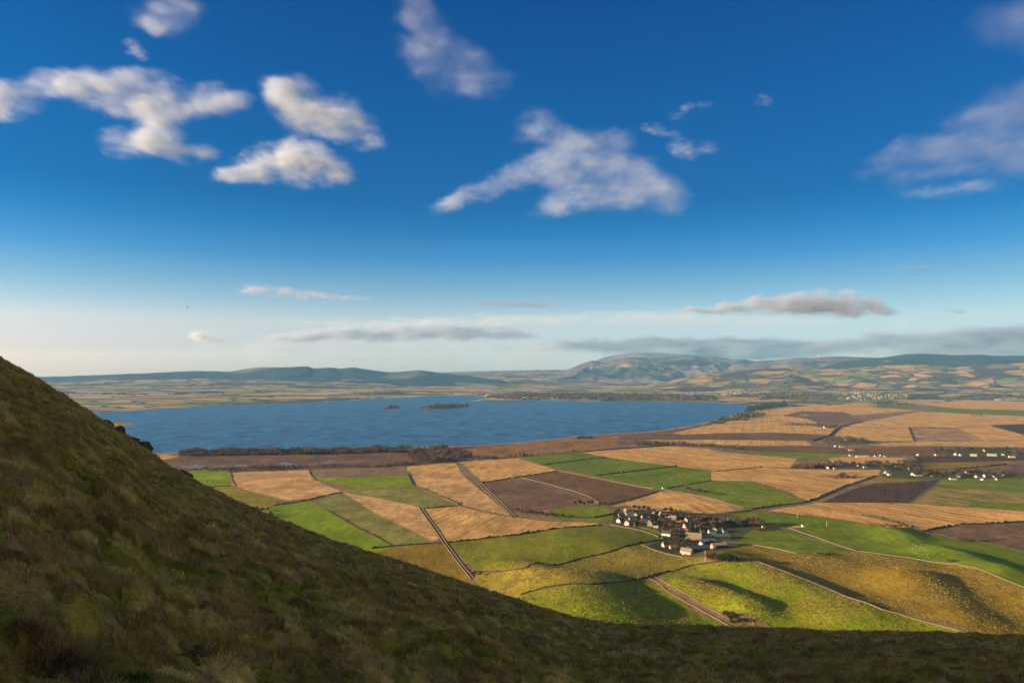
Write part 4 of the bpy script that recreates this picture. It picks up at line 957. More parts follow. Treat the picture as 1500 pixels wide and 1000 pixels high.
def rushes(poly, n, seed, label):
    """rough tufts of rush and bleached grass standing in the near pastures"""
    q = np.array([on_ground(*p)[:2] for p in poly]); r_ = np.random.default_rng(seed)
    x = r_.uniform(q[:, 0].min(), q[:, 0].max(), n * 6); y = r_.uniform(q[:, 1].min(), q[:, 1].max(), n * 6)
    keep = fbm(x / 55, y / 55, 4, seed) + .25 * perlin(x / 9, y / 9, seed + 1) > r_.uniform(-.35, .45, len(x)); x, y = x[keep], y[keep]
    ok = np.array([inside([tuple(p) for p in q], a, c) for a, c in zip(x, y)]); x, y = x[ok][:n], y[ok][:n]; n = len(x)
    z = H(x, y); V, Fc = [], []
    for k in range(7):
        a = r_.uniform(0, 6.28, n); h = r_.uniform(.2, .55, n); w = r_.uniform(.25, .6, n); dx, dy = np.cos(a) * w, np.sin(a) * w; ox, oy = r_.normal(0, .35, n), r_.normal(0, .35, n)
        V.append(np.stack([np.column_stack([x + ox - dx, y + oy - dy, z - .05]), np.column_stack([x + ox + dx, y + oy + dy, z - .05]), np.column_stack([x + ox + r_.normal(0, .2, n), y + oy + r_.normal(0, .2, n), z + h])], 1).reshape(-1, 3))
        Fc.append(np.arange(n * 3).reshape(-1, 3) + k * n * 3)
    me = mesh_np('rushes', np.concatenate(V), np.concatenate(Fc)); o = obj('rushes', me, [M['rush'], M['rush_pale']])
    me.polygons.foreach_set('material_index', np.tile((r_.random(n) < .45).astype(np.int32), 7)); struct(o, 'stuff', label)
rushes([(763, 871.5), (817, 858), (870, 856.5), (900, 853.5), (947, 846.5), (1000, 880), (1045, 905), (1080, 927), (860, 950), (735, 900)], 6000, 3, 'rushes and rough grass on the nearest yellow green mound')
rushes([(957, 842), (1013, 828), (1107, 821.5), (1200, 857), (1292, 893), (1450, 938), (1110, 945), (1095, 925), (1017, 879)], 9000, 4, 'rushes and rough grass on the wide yellow green pasture')
rushes([(1055, 815), (1168, 811.5), (1257, 807.5), (1400, 826.5), (1500, 860), (1640, 925), (1520, 950), (1367, 911), (1242, 873), (1142, 833)], 9000, 5, 'rough grass on the golden pasture')
rushes([(699, 838), (850, 818.5), (939, 798), (1000, 816), (1050, 822.5), (946, 846), (845, 855), (763, 871), (700, 862)], 5000, 6, 'rough grass on the olive pasture under the long hedge')
def far_hedgerows():
    V, Fc, Mi = [], [], []; b = 0; lines = []
    for _ in range(150):
        px = random.uniform(90, 1560); py = random.choice([random.uniform(572, 584), random.uniform(568, 592)])
        if px < 720 and py > 578: continue
        if 690 < px < 1130 and py > 574: continue
        if px > 1200 and py > 586: continue
        lines.append((px, py))
    for px, py in lines:
        x, y, _z = on_ground(px, py); ang = random.choice([.5, .5 + math.pi / 2]) + random.uniform(-.2, .2); L = random.uniform(80, 420); n = int(L / 9)
        if random.random() < .3: n *= 3
        for k in range(n):
            t = random.uniform(-.5, .5) * L; sp = 4 if n < 60 else 28
            q = (x + t * math.cos(ang) + random.gauss(0, sp), y + t * math.sin(ang) + random.gauss(0, sp)); v, f = BLOBS[k % 6]; hh = random.uniform(5, 13)
            V.append(v * np.array([hh * .45, hh * .45, hh * .52]) + np.array([q[0], q[1], hh * .5])); Fc.append(f + b); b += len(v); Mi += [k % 3] * len(f)
    me = mesh_np('hedgerow_trees', np.concatenate(V), np.concatenate(Fc)); o = obj('hedgerow_trees', me, [M['twig_grey'], M['hedge'], M['leaf_dark']])
    me.polygons.foreach_set('material_index', Mi); struct(o, 'stuff', 'hedgerow trees and small woods scattered over the far plain')
far_hedgerows()

# ------------------------------------------------------------------ houses
def gable(b, L, W, h, rise, z0=0.0):
    """body of a gabled house, ridge along x"""
    x, y = L / 2, W / 2
    b.add([(-x, -y, z0), (x, -y, z0), (x, y, z0), (-x, y, z0), (-x, -y, h), (x, -y, h), (x, y, h), (-x, y, h), (-x, 0, h + rise), (x, 0, h + rise)],
          [(0, 1, 5, 4), (2, 3, 7, 6), (1, 2, 6, 9, 5), (3, 0, 4, 8, 7), (4, 5, 9, 8), (6, 7, 8, 9), (0, 3, 2, 1)])
def roof_slabs(b, L, W, h, rise, t=.22, over=.3):
    x, y = L / 2 + over, W / 2 + over; k = rise / (W / 2); e = h - k * over
    for s in (-1, 1):
        b.add([(-x, s * y, e + .02), (x, s * y, e + .02), (x, 0, h + rise + .02), (-x, 0, h + rise + .02), (-x, s * y, e + t), (x, s * y, e + t), (x, 0, h + rise + t), (-x, 0, h + rise + t)],
              [(0, 1, 2, 3), (7, 6, 5, 4), (0, 4, 5, 1), (1, 5, 6, 2), (2, 6, 7, 3), (3, 7, 4, 0)])
def house(label, px, py, L, W, h, rise, rot, wm, rm, chim=1, wins=3, name='house', cat='house', group=None, doors=True):
    if name == 'house': L, W = L * .95, W * .95
    x, y, z = on_ground(px, py); e = empty(name, (x, y, z), math.radians(rot)); tag(e, label, cat, group)
    b = MB(); gable(b, L, W, h, rise, -.6); obj('wall', b.mesh('wall'), M[wm], e)
    b = MB(); roof_slabs(b, L, W, h, rise); rf = obj('roof', b.mesh('roof'), M[rm], e)
    for c in range(chim):
        cx = (-1 if c == 0 else 1) * (L / 2 - .5); b = MB(); b.box(cx - .45, cx + .45, -.4, .4, h + rise - .5, h + rise + 1.1)
        b.box(cx - .52, cx + .52, -.47, .47, h + rise + 1.1, h + rise + 1.25); obj('chimney', b.mesh('chimney'), M['pot'], rf)
    if wins:
        for side in (-1, 1):
            for i in range(wins):
                wx = -L / 2 + L * (i + .5) / wins
                if doors and side < 0 and i == wins // 2:
                    b = MB(); b.box(wx - .5, wx + .5, side * W / 2 - .05, side * W / 2 + .05, 0, 2.05); obj('door', b.mesh('door'), M['door'], e); continue
                b = MB(); b.box(wx - .5, wx + .5, side * W / 2 - .05, side * W / 2 + .05, h - 1.9, h - .65); obj('window', b.mesh('window'), M['glass'], e)
        for side in (-1, 1):
            b = MB(); b.box(side * L / 2 - .05, side * L / 2 + .05, -.45, .45, h - .5, h + .6); obj('window', b.mesh('window'), M['glass'], e)
    return e
HS = [  # near village: label, px, py, L, W, eaves, rise, rot, wall, roof, chimneys
 ('white gabled house at the left end of the near village', 907, 764.5, 9, 7, 3.6, 3.2, 60, 'white', 'slate', 1),
 ('cream gable house at the back left corner of the near village', 916, 749, 7, 6, 4.5, 2.6, 75, 'cream', 'slate', 1),
 ('long white house in the back row of the near village', 922, 755, 14, 7, 3.6, 3, 12, 'white', 'grey_roof', 2),
 ('small white house touching the long white one in the back row', 930.5, 756, 7, 6, 3.6, 2.8, 80, 'white', 'slate', 1),
 ('boxy white house in front of the near village, beside the first white gable', 918.5, 768.5, 8, 7, 5, 2, 70, 'white', 'grey_roof', 1),
 ('low house with a long grey roof behind the boxy white one', 928, 761, 15, 7, 2.8, 3, 8, 'sand', 'slate', 2),
 ('white cottage with one lit end and a dark roof, left of the evergreens', 944, 766, 11, 6.5, 3.2, 2.8, -20, 'white', 'slate', 1),
 ('small cream house behind the cottage left of the evergreens', 943, 759.5, 8, 6, 3.4, 2.8, 30, 'cream', 'slate', 1),
 ('brown sandstone gable house at the front edge of the near village', 952, 769.5, 9, 7.5, 4, 4.4, 78, 'sand', 'tan_roof', 1),
 ('narrow white gable at the back of the near village, right of the evergreens', 967.5, 754.5, 8, 5, 4, 4, 70, 'white', 'slate', 1),
 ('house with an orange tan roof at the back right of the near village', 986, 761, 11, 7, 3.4, 3.4, -28, 'cream', 'tan_roof', 1),
 ('white ended house with a red brown roof in the right half of the near village', 992, 769, 12, 7, 3.6, 3.2, -8, 'white', 'tile', 2),
 ('brown roofed house right of the white ended one', 1000, 767.5, 9, 6.5, 3.4, 3, 15, 'sand', 'tile', 1),
 ('white gable at the right edge of the near village under the tree belt', 1005, 764, 8, 6, 4.2, 3, 65, 'white', 'slate', 1),
 ('second white gable at the right edge of the near village, lower down', 1003, 772, 7, 5, 3.4, 2.8, 50, 'white', 'tile', 1),
 ('bright orange brick house above the big barn', 1006.5, 779, 9, 6.5, 4, 3.4, 55, 'brick', 'tile', 1),
 ('white gabled house with a dark roof standing alone at the wall corner', 976, 784, 13, 7, 3.8, 3.4, -24, 'white', 'slate', 2),
 ('cream farmhouse with a tan porch left of the farmyard', 976, 800.5, 11, 7, 3.6, 3.4, 20, 'cream', 'slate', 2),
 ('yellowish cottage right of the orange house', 1028, 779, 6.5, 5, 2.4, 2, 10, 'cream', 'slate', 0),
 ('long low white bungalow right of the big barn', 1042, 780.5, 9, 6.5, 2.8, 2.4, 8, 'white', 'slate', 1),
 ('white gable rising behind the long low bungalow', 1047, 779.5, 8, 6.5, 4.2, 3.4, 72, 'white', 'grey_roof', 1),
 ('pale blue grey house at the right end of the farm row', 1061, 779.5, 8, 6, 3.6, 2.6, 20, 'pale_blue', 'slate', 1),
 ('low red roofed cottage between the boxy white house and the evergreens', 934, 767, 9, 5.5, 2.8, 2.6, 12, 'cream', 'tile', 1),
 ('grey roofed cottage right of the sandstone gable house', 960, 772, 9, 6, 3, 2.8, -15, 'white', 'grey_roof', 1),
 ('brown roofed cottage behind the sandstone gable house', 953, 762, 9, 6, 3, 2.8, 20, 'cream', 'tan_roof', 1),
 ('cream gable at the back of the near village behind the evergreens', 957, 751, 7, 5.5, 3.4, 2.8, 60, 'cream', 'slate', 1),
 ('slate roofed house left of the orange tan roof at the back', 978, 757, 9, 6, 3.2, 2.8, -10, 'white', 'slate', 1),
 ('red roofed cottage left of the white ended house in the right half', 983, 769, 8, 6, 3, 2.8, 25, 'cream', 'tile', 1),
 ('white cottage left of the bright orange brick house', 994, 777, 8, 6, 3, 2.8, -20, 'white', 'slate', 1),
 ('tan roofed outhouse between the wall corner house and the big barn', 992, 787, 9, 6, 2.8, 2.4, 10, 'sand', 'tan_roof', 0),
 ('small cream cottage at the right edge, just under the tree belt', 1013, 771, 8, 5.5, 3, 2.6, 35, 'cream', 'slate', 1),
 ('white cottage among the trees between the village and the bungalow', 1022, 774, 8, 5.5, 3, 2.6, 10, 'white', 'tile', 1),
 ('slate roofed cottage at the left back corner, below the cream gable house', 909, 757, 8, 5.5, 3, 2.6, 15, 'cream', 'slate', 1),
 ('red roofed shed right of the cream farmhouse', 986, 803, 10, 6, 2.6, 2.4, 15, 'sand', 'tile', 0),
 ('small white cottage on the hill edge beside the brown thicket', 396, 757, 8, 6, 3, 2.8, 30, 'white', 'slate', 1),
]
for q in HS: house(*q)
BS = [
 ('big barn with a brown grey roof and an orange brick end', 1016, 789, 22, 15, 2.8, 6, -18, 'brick', 'tan_roof'),
 ('long shed with a dark green roof behind the farmyard', 1056, 788, 25, 10, 3.6, 2.8, 4, 'dark_board', 'green_roof'),
 ('long blue grey shed between the big barn and the dark barns', 1037, 795, 20, 9, 3.6, 2.6, 6, 'dark_board', 'blue_roof'),
 ('small white shed in the middle of the farmyard', 1027.5, 797.5, 6, 5, 3.2, 2, 50, 'white', 'grey_roof'),
 ('long black roofed barn along the front of the farmyard', 1022, 806.5, 26, 10, 4, 3, 10, 'dark_board', 'slate'),
 ('tan stone barn at the lower left corner of the farmyard', 1006, 811, 14, 9, 4, 3.4, -38, 'cream', 'tan_roof'),
 ('dark barn at the right end of the farmyard', 1070, 799, 18, 9, 3.6, 2.8, 12, 'sand', 'grey_roof'),
 ('dark barn between the silo and the right end of the farmyard', 1055, 801, 16, 9, 3.4, 2.6, 10, 'dark_board', 'tan_roof'),
 ('white roofed lean to at the right tip of the farmyard', 1075, 797.5, 6, 4, 2.6, 1, 5, 'white', 'metal_white'),
]
for q in BS: house(*q, chim=0, wins=0, name='barn', cat='barn')
def silo():
    x, y, z = on_ground(1044, 803); e = empty('silo', (x, y, z)); tag(e, 'round cream silo with a domed top in the middle of the farmyard', 'silo')
    b = MB(); b.tube([(0, 0, -.5), (0, 0, 5)], [3, 3], 20); obj('wall', b.mesh('wall', True), M['cream'], e)
    b = MB(); b.tube([(0, 0, 5), (0, 0, 5.9), (0, 0, 6.7), (0, 0, 7.1)], [3.05, 2.7, 1.7, .2], 20); obj('dome', b.mesh('dome', True), M['tan_roof'], e)
silo()
b_ = house('tiny white hut at the end of a hedge above the stubble triangle', 972, 715.5, 5, 4, 2.6, 1.2, 15, 'white', 'slate', 0, 0, 'hut', 'hut')
house('small pale hut on the upper edge of the long green field', 1177, 771, 5, 4, 2.4, 1.2, 10, 'white', 'blue_roof', 0, 0, 'hut', 'hut')
house('tiny pale hut beside the dark square pen', 1118, 772.5, 4, 3, 2.2, 1, 10, 'cream', 'grey_roof', 0, 0, 'hut', 'hut')
FAR = [  # hamlets: label, px, py, L, W, h, rise, rot, wall, roof
 ('white cottage at the left end of the hamlet, beside the russet copse', 1212.5, 686, 10, 7, 4, 3, 60, 'white', 'slate'),
 ('pale cottage right of the leftmost hamlet cottage', 1223, 686.5, 9, 6, 3, 2.6, 10, 'cream', 'slate'),
 ('white cottage in the middle of the hamlet strip above the round tree', 1257, 682, 10, 6, 3.4, 3, 50, 'white', 'slate'),
 ('cream cottage below the white one in the middle of the hamlet strip', 1267, 685, 11, 6, 3, 2.6, 10, 'cream', 'grey_roof'),
 ('big white gabled house in the right part of the hamlet strip', 1314, 684, 14, 9, 5, 4.5, 40, 'white', 'slate'),
 ('white post like gable at the left end of the lower hamlet', 1296.5, 693, 6, 5, 5, 3, 80, 'white', 'slate'),
 ('white house with a long pale shed roof at the left of the lower hamlet', 1303, 696, 12, 7, 3.4, 3, 20, 'white', 'pale_green'),
 ('long cream row of houses above the upper stubble strip', 1263, 669.5, 44, 8, 3.6, 2.6, 4, 'cream', 'cream'),
 ('small white house left of the long cream row', 1246, 667.5, 10, 6, 3, 2.4, 8, 'white', 'grey_roof'),
 ('white house just right of the long cream row', 1283, 668.5, 11, 6, 3, 2.6, 10, 'white', 'slate'),
 ('white gable second right of the long cream row', 1289, 668, 7, 6, 4, 3, 70, 'white', 'slate'),
 ('grey roofed house at the right end of the upper strip', 1297, 669, 11, 6, 3, 2.6, 5, 'cream', 'grey_roof'),
 ('cream farmhouse under the dark copse left of the drilled field', 1223, 654, 12, 7, 4.5, 3, 60, 'cream', 'tan_roof'),
 ('long cream steading right of the farmhouse under the dark copse', 1233, 655, 18, 7, 3, 2.4, 3, 'cream', 'tan_roof'),
 ('white house half hidden in the dark copse', 1239, 645, 9, 6, 3, 2.8, 30, 'white', 'slate'),
 ('tan roofed shed right of the dark copse farm', 1247, 660, 18, 8, 3, 3, 5, 'sand', 'tan_roof'),
 ('small white house by the pools at the end of the dark lane', 1207, 626.5, 12, 9, 6, 4, 60, 'white', 'slate'),
 ('white gable at the left end of the far white wall', 1344, 667, 7, 6, 5, 3, 80, 'white', 'slate'),
 ('pale pink house at the right end of the far white wall', 1372, 667, 14, 8, 3.4, 3, 20, 'cream', 'tile'),
 ('white tower like gable left of the far farm', 1399, 666.5, 7, 7, 6, 4, 75, 'white', 'slate'),
 ('white house right of the tower like gable at the far farm', 1407, 667, 12, 7, 3.6, 3, 30, 'white', 'slate'),
 ('long yellow shed of the far farm', 1426, 668, 18, 11, 4, 4, -20, 'yellow_sheet', 'yellow_sheet'),
 ('cream house behind the yellow shed of the far farm', 1442, 661, 11, 8, 4.5, 3.4, 30, 'cream', 'tan_roof'),
 ('long pale green shed of the far farm', 1453, 667.5, 26, 12, 4, 4, -15, 'cream', 'pale_green'),
 ('small pale green shed right of the long one', 1469, 667, 11, 9, 4, 3, 60, 'pale_green', 'pale_green'),
 ('blue roofed shed at the back of the far farm', 1476, 662, 20, 9, 4, 2.6, 3, 'dark_board', 'blue_roof'),
 ('cream barn at the right end of the far farm', 1482, 670, 18, 10, 4, 3, -10, 'cream', 'tan_roof'),
 ('white house at the left end of the lower street', 1336, 695.5, 9, 7, 4.6, 3, 60, 'white', 'slate'),
 ('long low white building at the left end of the lower street', 1345, 696.5, 22, 6, 2.8, 2, 3, 'white', 'slate'),
 ('white gable in the left part of the lower street', 1361, 694, 8, 7, 4.5, 3.6, 70, 'white', 'slate'),
 ('low white house right of the first gable in the lower street', 1366, 697.5, 11, 6, 3, 2.4, 10, 'white', 'grey_roof'),
 ('bright white long wall building beside the green field of the lower street', 1396, 702, 19, 6, 3.6, 2, 2, 'white', 'slate'),
 ('pale gable behind the bright long building of the lower street', 1404, 698, 9, 7, 4.6, 3.6, 70, 'white', 'slate'),
 ('pinkish roofed house at the back of the lower street', 1394, 691, 15, 8, 3.6, 3, 10, 'cream', 'tan_roof'),
 ('red roofed house at the back of the lower street', 1417, 693, 12, 7, 3.2, 3, 5, 'sand', 'tile'),
 ('white house with a dark gap beside it right of the middle of the lower street', 1431, 699, 11, 7, 3.4, 3, 25, 'white', 'grey_roof'),
 ('white gable in the right part of the lower street', 1441, 698.5, 9, 7, 5, 4, 60, 'white', 'slate'),
 ('white porch house standing in the green field of the lower street', 1438, 703, 7, 6, 4, 2.4, 70, 'white', 'slate'),
 ('cream house at the right end of the lower street', 1458, 698.5, 12, 7, 3.4, 3, 15, 'cream', 'slate'),
 ('cream cottage in the field corner at the right end of the lower street', 1460, 702.5, 8, 6, 3, 2.4, 30, 'cream', 'grey_roof'),
 ('pale house in the dark grove above the lower street', 1331, 687.5, 9, 6, 3.4, 2.8, 50, 'cream', 'slate'),
 ('white house furthest right in the lower street', 1470, 696.5, 8, 6, 3.6, 2.8, 60, 'white', 'slate'),
]
def simple_house(label, px, py, L, W, h, rise, rot, wm, rm, group=None, xy=None):
    x, y, z = on_ground(px, py) if xy is None else xy; k_ = .8; L, W, h, rise = L * k_, W * k_, h * k_, rise * k_
    e = empty('house', (x, y, z), math.radians(rot)); tag(e, label, 'house', group)
    b = MB(); gable(b, L, W, h, rise, -.6); obj('wall', b.mesh('wall'), M[wm], e)
    b = MB(); roof_slabs(b, L, W, h, rise, .25, .35); obj('roof', b.mesh('roof'), M[rm], e)
for q in FAR: simple_house(*q)
def town(poly, n, label, group, mats=('white', 'cream', 'white', 'sand')):
    protos = []
    for k, wm in enumerate(mats):
        b = MB(); L, W, h = 9 + 3 * k, 8, 5; gable(b, L, W, h, 3.4, -.6); nb = len(b.F); roof_slabs(b, L, W, h, 3.4); b.M = [0] * nb + [1] * (len(b.F) - nb)
        me = b.mesh('house'); me.materials.append(M[wm]); me.materials.append(M[('slate', 'grey_roof', 'slate', 'tan_roof')[k]]); protos.append(me)
    q = poly; xs = [p[0] for p in q]; ys = [p[1] for p in q]; k = 0
    while k < n:
        px, py = random.uniform(min(xs), max(xs)), random.uniform(min(ys), max(ys))
        if not inside(q, px, py): continue
        k += 1; o = bpy.data.objects.new('house', random.choice(protos)); COL.objects.link(o); o.location = on_ground(px, py); o.rotation_euler.z = random.choice([.3, 1.2, 1.9, 2.6]) + random.uniform(-.2, .2)
        o.scale = [random.uniform(.6, .95)] * 3; tag(o, label, 'house', group)
town([(1002, 578), (1010, 573), (1060, 572.5), (1112, 574), (1112, 577.5), (1050, 579.5)], 85, 'tiny pale house of the far town right of the broad shore wood', 'houses of the far town behind the shore wood')
town([(696, 581), (740, 577), (820, 575), (900, 573.5), (960, 574), (960, 576), (820, 580), (740, 582.5)], 34, 'tiny pale house scattered along the far shore wood', 'houses along the far shore')
town([(1212, 583), (1225, 576), (1280, 574), (1332, 577), (1326, 583), (1260, 586)], 110, 'tiny pale house of the far town right of the loch tip', 'houses of the far town right of the loch')
wood([(1002, 580), (1010, 573), (1060, 572), (1115, 574), (1112, 579), (1050, 581)], 160, 8, ['twig_grey', 'twig_brown'], 'trees among the houses of the far town')
wood([(1205, 585), (1225, 575), (1280, 573), (1335, 577), (1326, 585), (1260, 587)], 200, 8, ['twig_grey', 'twig_brown', 'leaf_dark'], 'trees among the houses of the right far town')
def shed_far(label, px, py, L): simple_house(label, px, py, L, 14, 5, 3, 2, 'white', 'metal_white')
shed_far('long white shed far off at the right edge in front of the dark wood', 1462, 585.5, 60)
shed_far('long white shed at the far left of the shore wood', 716, 578.5, 70)
shed_far('white house gleaming in the broad shore wood', 768, 582.5, 34)

# ------------------------------------------------------------------ poles, sheep, a bird, wind turbines
def pole(px, py, h, label):
    x, y, z = on_ground(px, py); e = empty('utility_pole', (x, y, z)); tag(e, label, 'pole')
    b = MB(); b.tube([(0, 0, -.5), (0, 0, h)], [.3, .2], 8); obj('post', b.mesh('post'), M['pole'], e)
    b = MB(); b.box(-1.1, 1.1, -.08, .08, h - .9, h - .7); obj('crossarm', b.mesh('crossarm'), M['pole'], e)
for px, py, h, l in ((1033, 822, 13, 'tall pale pole standing below the farm in front of the olive trees'), (1139, 769, 9, 'pale pole above the dark square pen'), (1168, 758, 9, 'pale pole on the hedge of the long green field'),
                     (1211, 771, 8, 'pale pole in the middle of the long green field'), (929, 771.5, 7, 'pale pole on the wall in front of the white village houses'), (1066, 768, 11, 'white pole among the tree belt right of the village')):
    pole(px, py, h, l)
def sheep_mesh():
    me = bpy.data.meshes.new('sheep'); v = [(0, 0, .62), (-.3, 0, .64), (.3, 0, .64), (.52, 0, .72), (.68, 0, .66), (.78, 0, .56)]; e = [(1, 0), (0, 2), (2, 3), (3, 4), (4, 5)]; r = [.27, .25, .25, .13, .1, .06]
    for x in (-.3, .3):
        for y in (-.13, .13):
            b = len(v); v += [(x, y, .42), (x + .02, y * 1.1, .2), (x, y * 1.1, .02)]; e += [(1 if x < 0 else 2, b), (b, b + 1), (b + 1, b + 2)]; r += [.1, .05, .04]
    me.from_pydata(v, e, []); o = bpy.data.objects.new('tmp', me); COL.objects.link(o)
    m = o.modifiers.new('s', 'SKIN'); sv = me.skin_vertices[0].data
    for i, q in enumerate(r): sv[i].radius = (q, q)
    sv[0].use_root = True
    o.modifiers.new('u', 'SUBSURF').levels = 1
    out = bpy.data.meshes.new_from_object(o.evaluated_get(bpy.context.evaluated_depsgraph_get())); bpy.data.objects.remove(o); out.name = 'sheep'; out.materials.clear(); out.materials.append(M['wool']); return out
SHEEP = sheep_mesh()
def flock(pts, label, group):
    for px, py in pts:
        o = bpy.data.objects.new('sheep', SHEEP); COL.objects.link(o); o.location = on_ground(px, py); o.rotation_euler.z = random.uniform(0, 6.28); s = random.uniform(.9, 1.15); o.scale = (s, s, s); tag(o, label, 'sheep', group)
flock([(1337, 797), (1341, 799), (1336, 805), (1343, 810), (1350, 801), (1350, 797), (1347, 806), (1352, 812), (1356, 811), (1360, 810.5), (1358, 814), (1397, 811), (1340, 812), (1346, 815), (1354, 806), (1381, 812), (1453, 820)],
      'white sheep of the scattered flock on the long green field at right', 'flock on the long green field')
flock([(759, 826), (771, 831), (779, 829), (780, 827.5), (830, 815.5), (743, 806), (692, 816), (697, 817), (799, 820)], 'white sheep on the big green field left of the village', 'flock on the big green field')
flock([(957, 706), (965, 702), (984, 706), (1005, 690), (1018, 696), (1022, 699), (1007, 700), (985, 709), (943, 700)], 'white sheep on the dark green field above the stubble triangle', 'flock on the dark green field')
def bird():
    a, dy, dz = ray(274, 450); t = 230
    b = MB()
    b.add([(-.3, 0, 0), (-.1, .09, .03), (.2, .07, .03), (.42, 0, .02), (.2, -.07, .03), (-.1, -.09, .03), (-.05, 0, .12), (.15, 0, -.1)], [(0, 1, 6), (1, 2, 6), (2, 3, 6), (3, 4, 6), (4, 5, 6), (5, 0, 6), (1, 0, 7), (2, 1, 7), (3, 2, 7), (4, 3, 7), (5, 4, 7), (0, 5, 7)])
    for s in (-1, 1):
        b.add([(-.1, s * .06, .05), (.2, s * .06, .05), (.14, s * .45, .22), (-.12, s * .42, .22), (-.08, s * .85, .12), (.0, s * .9, .11), (.05, s * .06, .08), (.0, s * .44, .26)], [(0, 1, 2, 3), (3, 2, 5, 4), (1, 6, 7, 2), (6, 0, 3, 7)])
    o = obj('bird', b.mesh('bird'), M['bird'], None, (a * t, dy * t, CAMZ + dz * t)); o.rotation_euler = (.2, .1, .6); tag(o, 'tiny dark bird gliding in the clear sky above the left hills', 'bird')
bird()
def turbine(px, label):
    R = 13900; x = (px - 750) / 1000 * R; py = float(interp([(1163, 525), (1192, 524), (1222, 522.5), (1263, 524), (1320, 525)], px)); z = CAMZ + (541 - py) / 1000 * R - 25
    e = empty('wind_turbine', (x, R, z), random.uniform(-.5, .5)); tag(e, label, 'wind turbine')
    b = MB(); b.tube([(0, 0, 0), (0, 0, 95)], [3, 1.8], 8); obj('tower', b.mesh('tower'), M['metal_white'], e)
    b = MB(); b.box(-2, 2, -5, 4, 93, 97.5); obj('nacelle', b.mesh('nacelle'), M['metal_white'], e)
    for k in range(3):
        a = 2.094 * k + px; b = MB(); d = Vector((math.sin(a), 0, math.cos(a))); s = Vector((d.z, 0, -d.x)); c = Vector((0, -6, 95))
        b.add([c + s * 1.6, c - s * 1.6, c + d * 42 - s * .5, c + d * 42 + s * .5, c + s * 1.2 + Vector((0, .7, 0)), c - s * 1.2 + Vector((0, .7, 0))], [(0, 1, 2, 3), (5, 4, 3, 2), (0, 3, 4), (1, 5, 2)])
        obj('blade', b.mesh('blade'), M['metal_white'], e)
for px, l in ((1199, 'leftmost tiny white wind turbine on the far moor'), (1244, 'second tiny white wind turbine from the left on the far moor'), (1254, 'third tiny white wind turbine from the left on the far moor'), (1264, 'rightmost tiny white wind turbine on the far moor')):
    turbine(px, l)
# ------------------------------------------------------------------ camera, sun, sky
cam = bpy.data.cameras.new('camera'); cam.sensor_width = 36; cam.lens = 24; cam.clip_start = .05; cam.clip_end = 200000
co = bpy.data.objects.new('camera', cam); COL.objects.link(co); co.location = (0, 0, CAMZ); co.rotation_euler = (math.pi / 2 + TILT, 0, 0); S.camera = co
sl = bpy.data.lights.new('sun', 'SUN'); sl.energy = 5.0; sl.angle = math.radians(.53); sl.color = (1, .82, .56)
so = bpy.data.objects.new('sun', sl); COL.objects.link(so); so.rotation_euler = (-SUN).to_track_quat('-Z', 'Y').to_euler(); so.location = (-900, -300, 900)

def sky():
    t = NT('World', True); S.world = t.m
    s = t.n('ShaderNodeTexSky', sky_type='NISHITA'); s.sun_disc = False; s.sun_elevation = SUN_EL; s.sun_rotation = SUN_AZ
    s.air_density = 1.0; s.dust_density = .6; s.ozone_density = 3.0; s.altitude = 300
    g = t.n('ShaderNodeTexCoord').outputs['Generated']; sp = t.n('ShaderNodeSeparateXYZ'); t.l(g, sp.inputs[0])
    # clear deep blue well away from the sun, added warm brightness behind the camera to lift the shaded slope
    K = 1.5
    tint = t.ramp(t.math('MULTIPLY', sp.outputs[2], 2.0), [(p * 2, tuple(v / K for v in c)) for p, c in
        ((.0, (.80, .98, 1.5)), (.03, (.80, .86, 1.28)), (.068, (1.05, .94, 1.04)), (.118, (.55, .72, .86)), (.158, (.19, .56, .84)), (.20, (.05, .44, .73)), (.234, (.015, .365, .66)), (.364, (.004, .375, .71)), (.48, (.002, .33, .70)))])
    tint = t.mix(1.0, tint, (K, K, K), 'MULTIPLY'); tint.node.clamp_result = False
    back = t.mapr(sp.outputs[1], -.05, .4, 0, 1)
    sky_c = t.mix(1.0, s.outputs[0], tint, 'MULTIPLY')
    # the side away from the sun is a shade deeper, the horizon towards it warm
    side = t.ramp(t.mapr(sp.outputs[0], -.65, .65, 0, 1), [(0, (1, 1, 1)), (.5, (.96, .96, .97)), (1, (.62, .72, .74))]); sky_c = t.mix(1.0, sky_c, side, 'MULTIPLY')
    warm = t.math('MULTIPLY', t.mapr(sp.outputs[0], -.05, -.6, 0, 1), t.mapr(sp.outputs[2], .10, .01, 0, 1))
    sky_c = t.mix(warm, sky_c, t.mix(1.0, sky_c, (1.32, .98, .92), 'MULTIPLY'))
    rear_fill = t.mix(1.0, s.outputs[0], (1.9, 1.35, .85), 'MULTIPLY')
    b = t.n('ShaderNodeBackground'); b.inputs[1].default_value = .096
    t.l(t.mix(back, rear_fill, sky_c), b.inputs[0]); t.l(b.outputs[0], t.out.inputs[0])
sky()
S.view_settings.view_transform = 'Standard'; S.view_settings.look = 'None'; S.view_settings.gamma = 1; S.view_settings.exposure = 1.06
S.cycles.max_bounces = 6; S.cycles.diffuse_bounces = 2; S.cycles.glossy_bounces = 2; S.cycles.volume_bounces = 2; S.cycles.transparent_max_bounces = 8
S.cycles.use_denoising = True

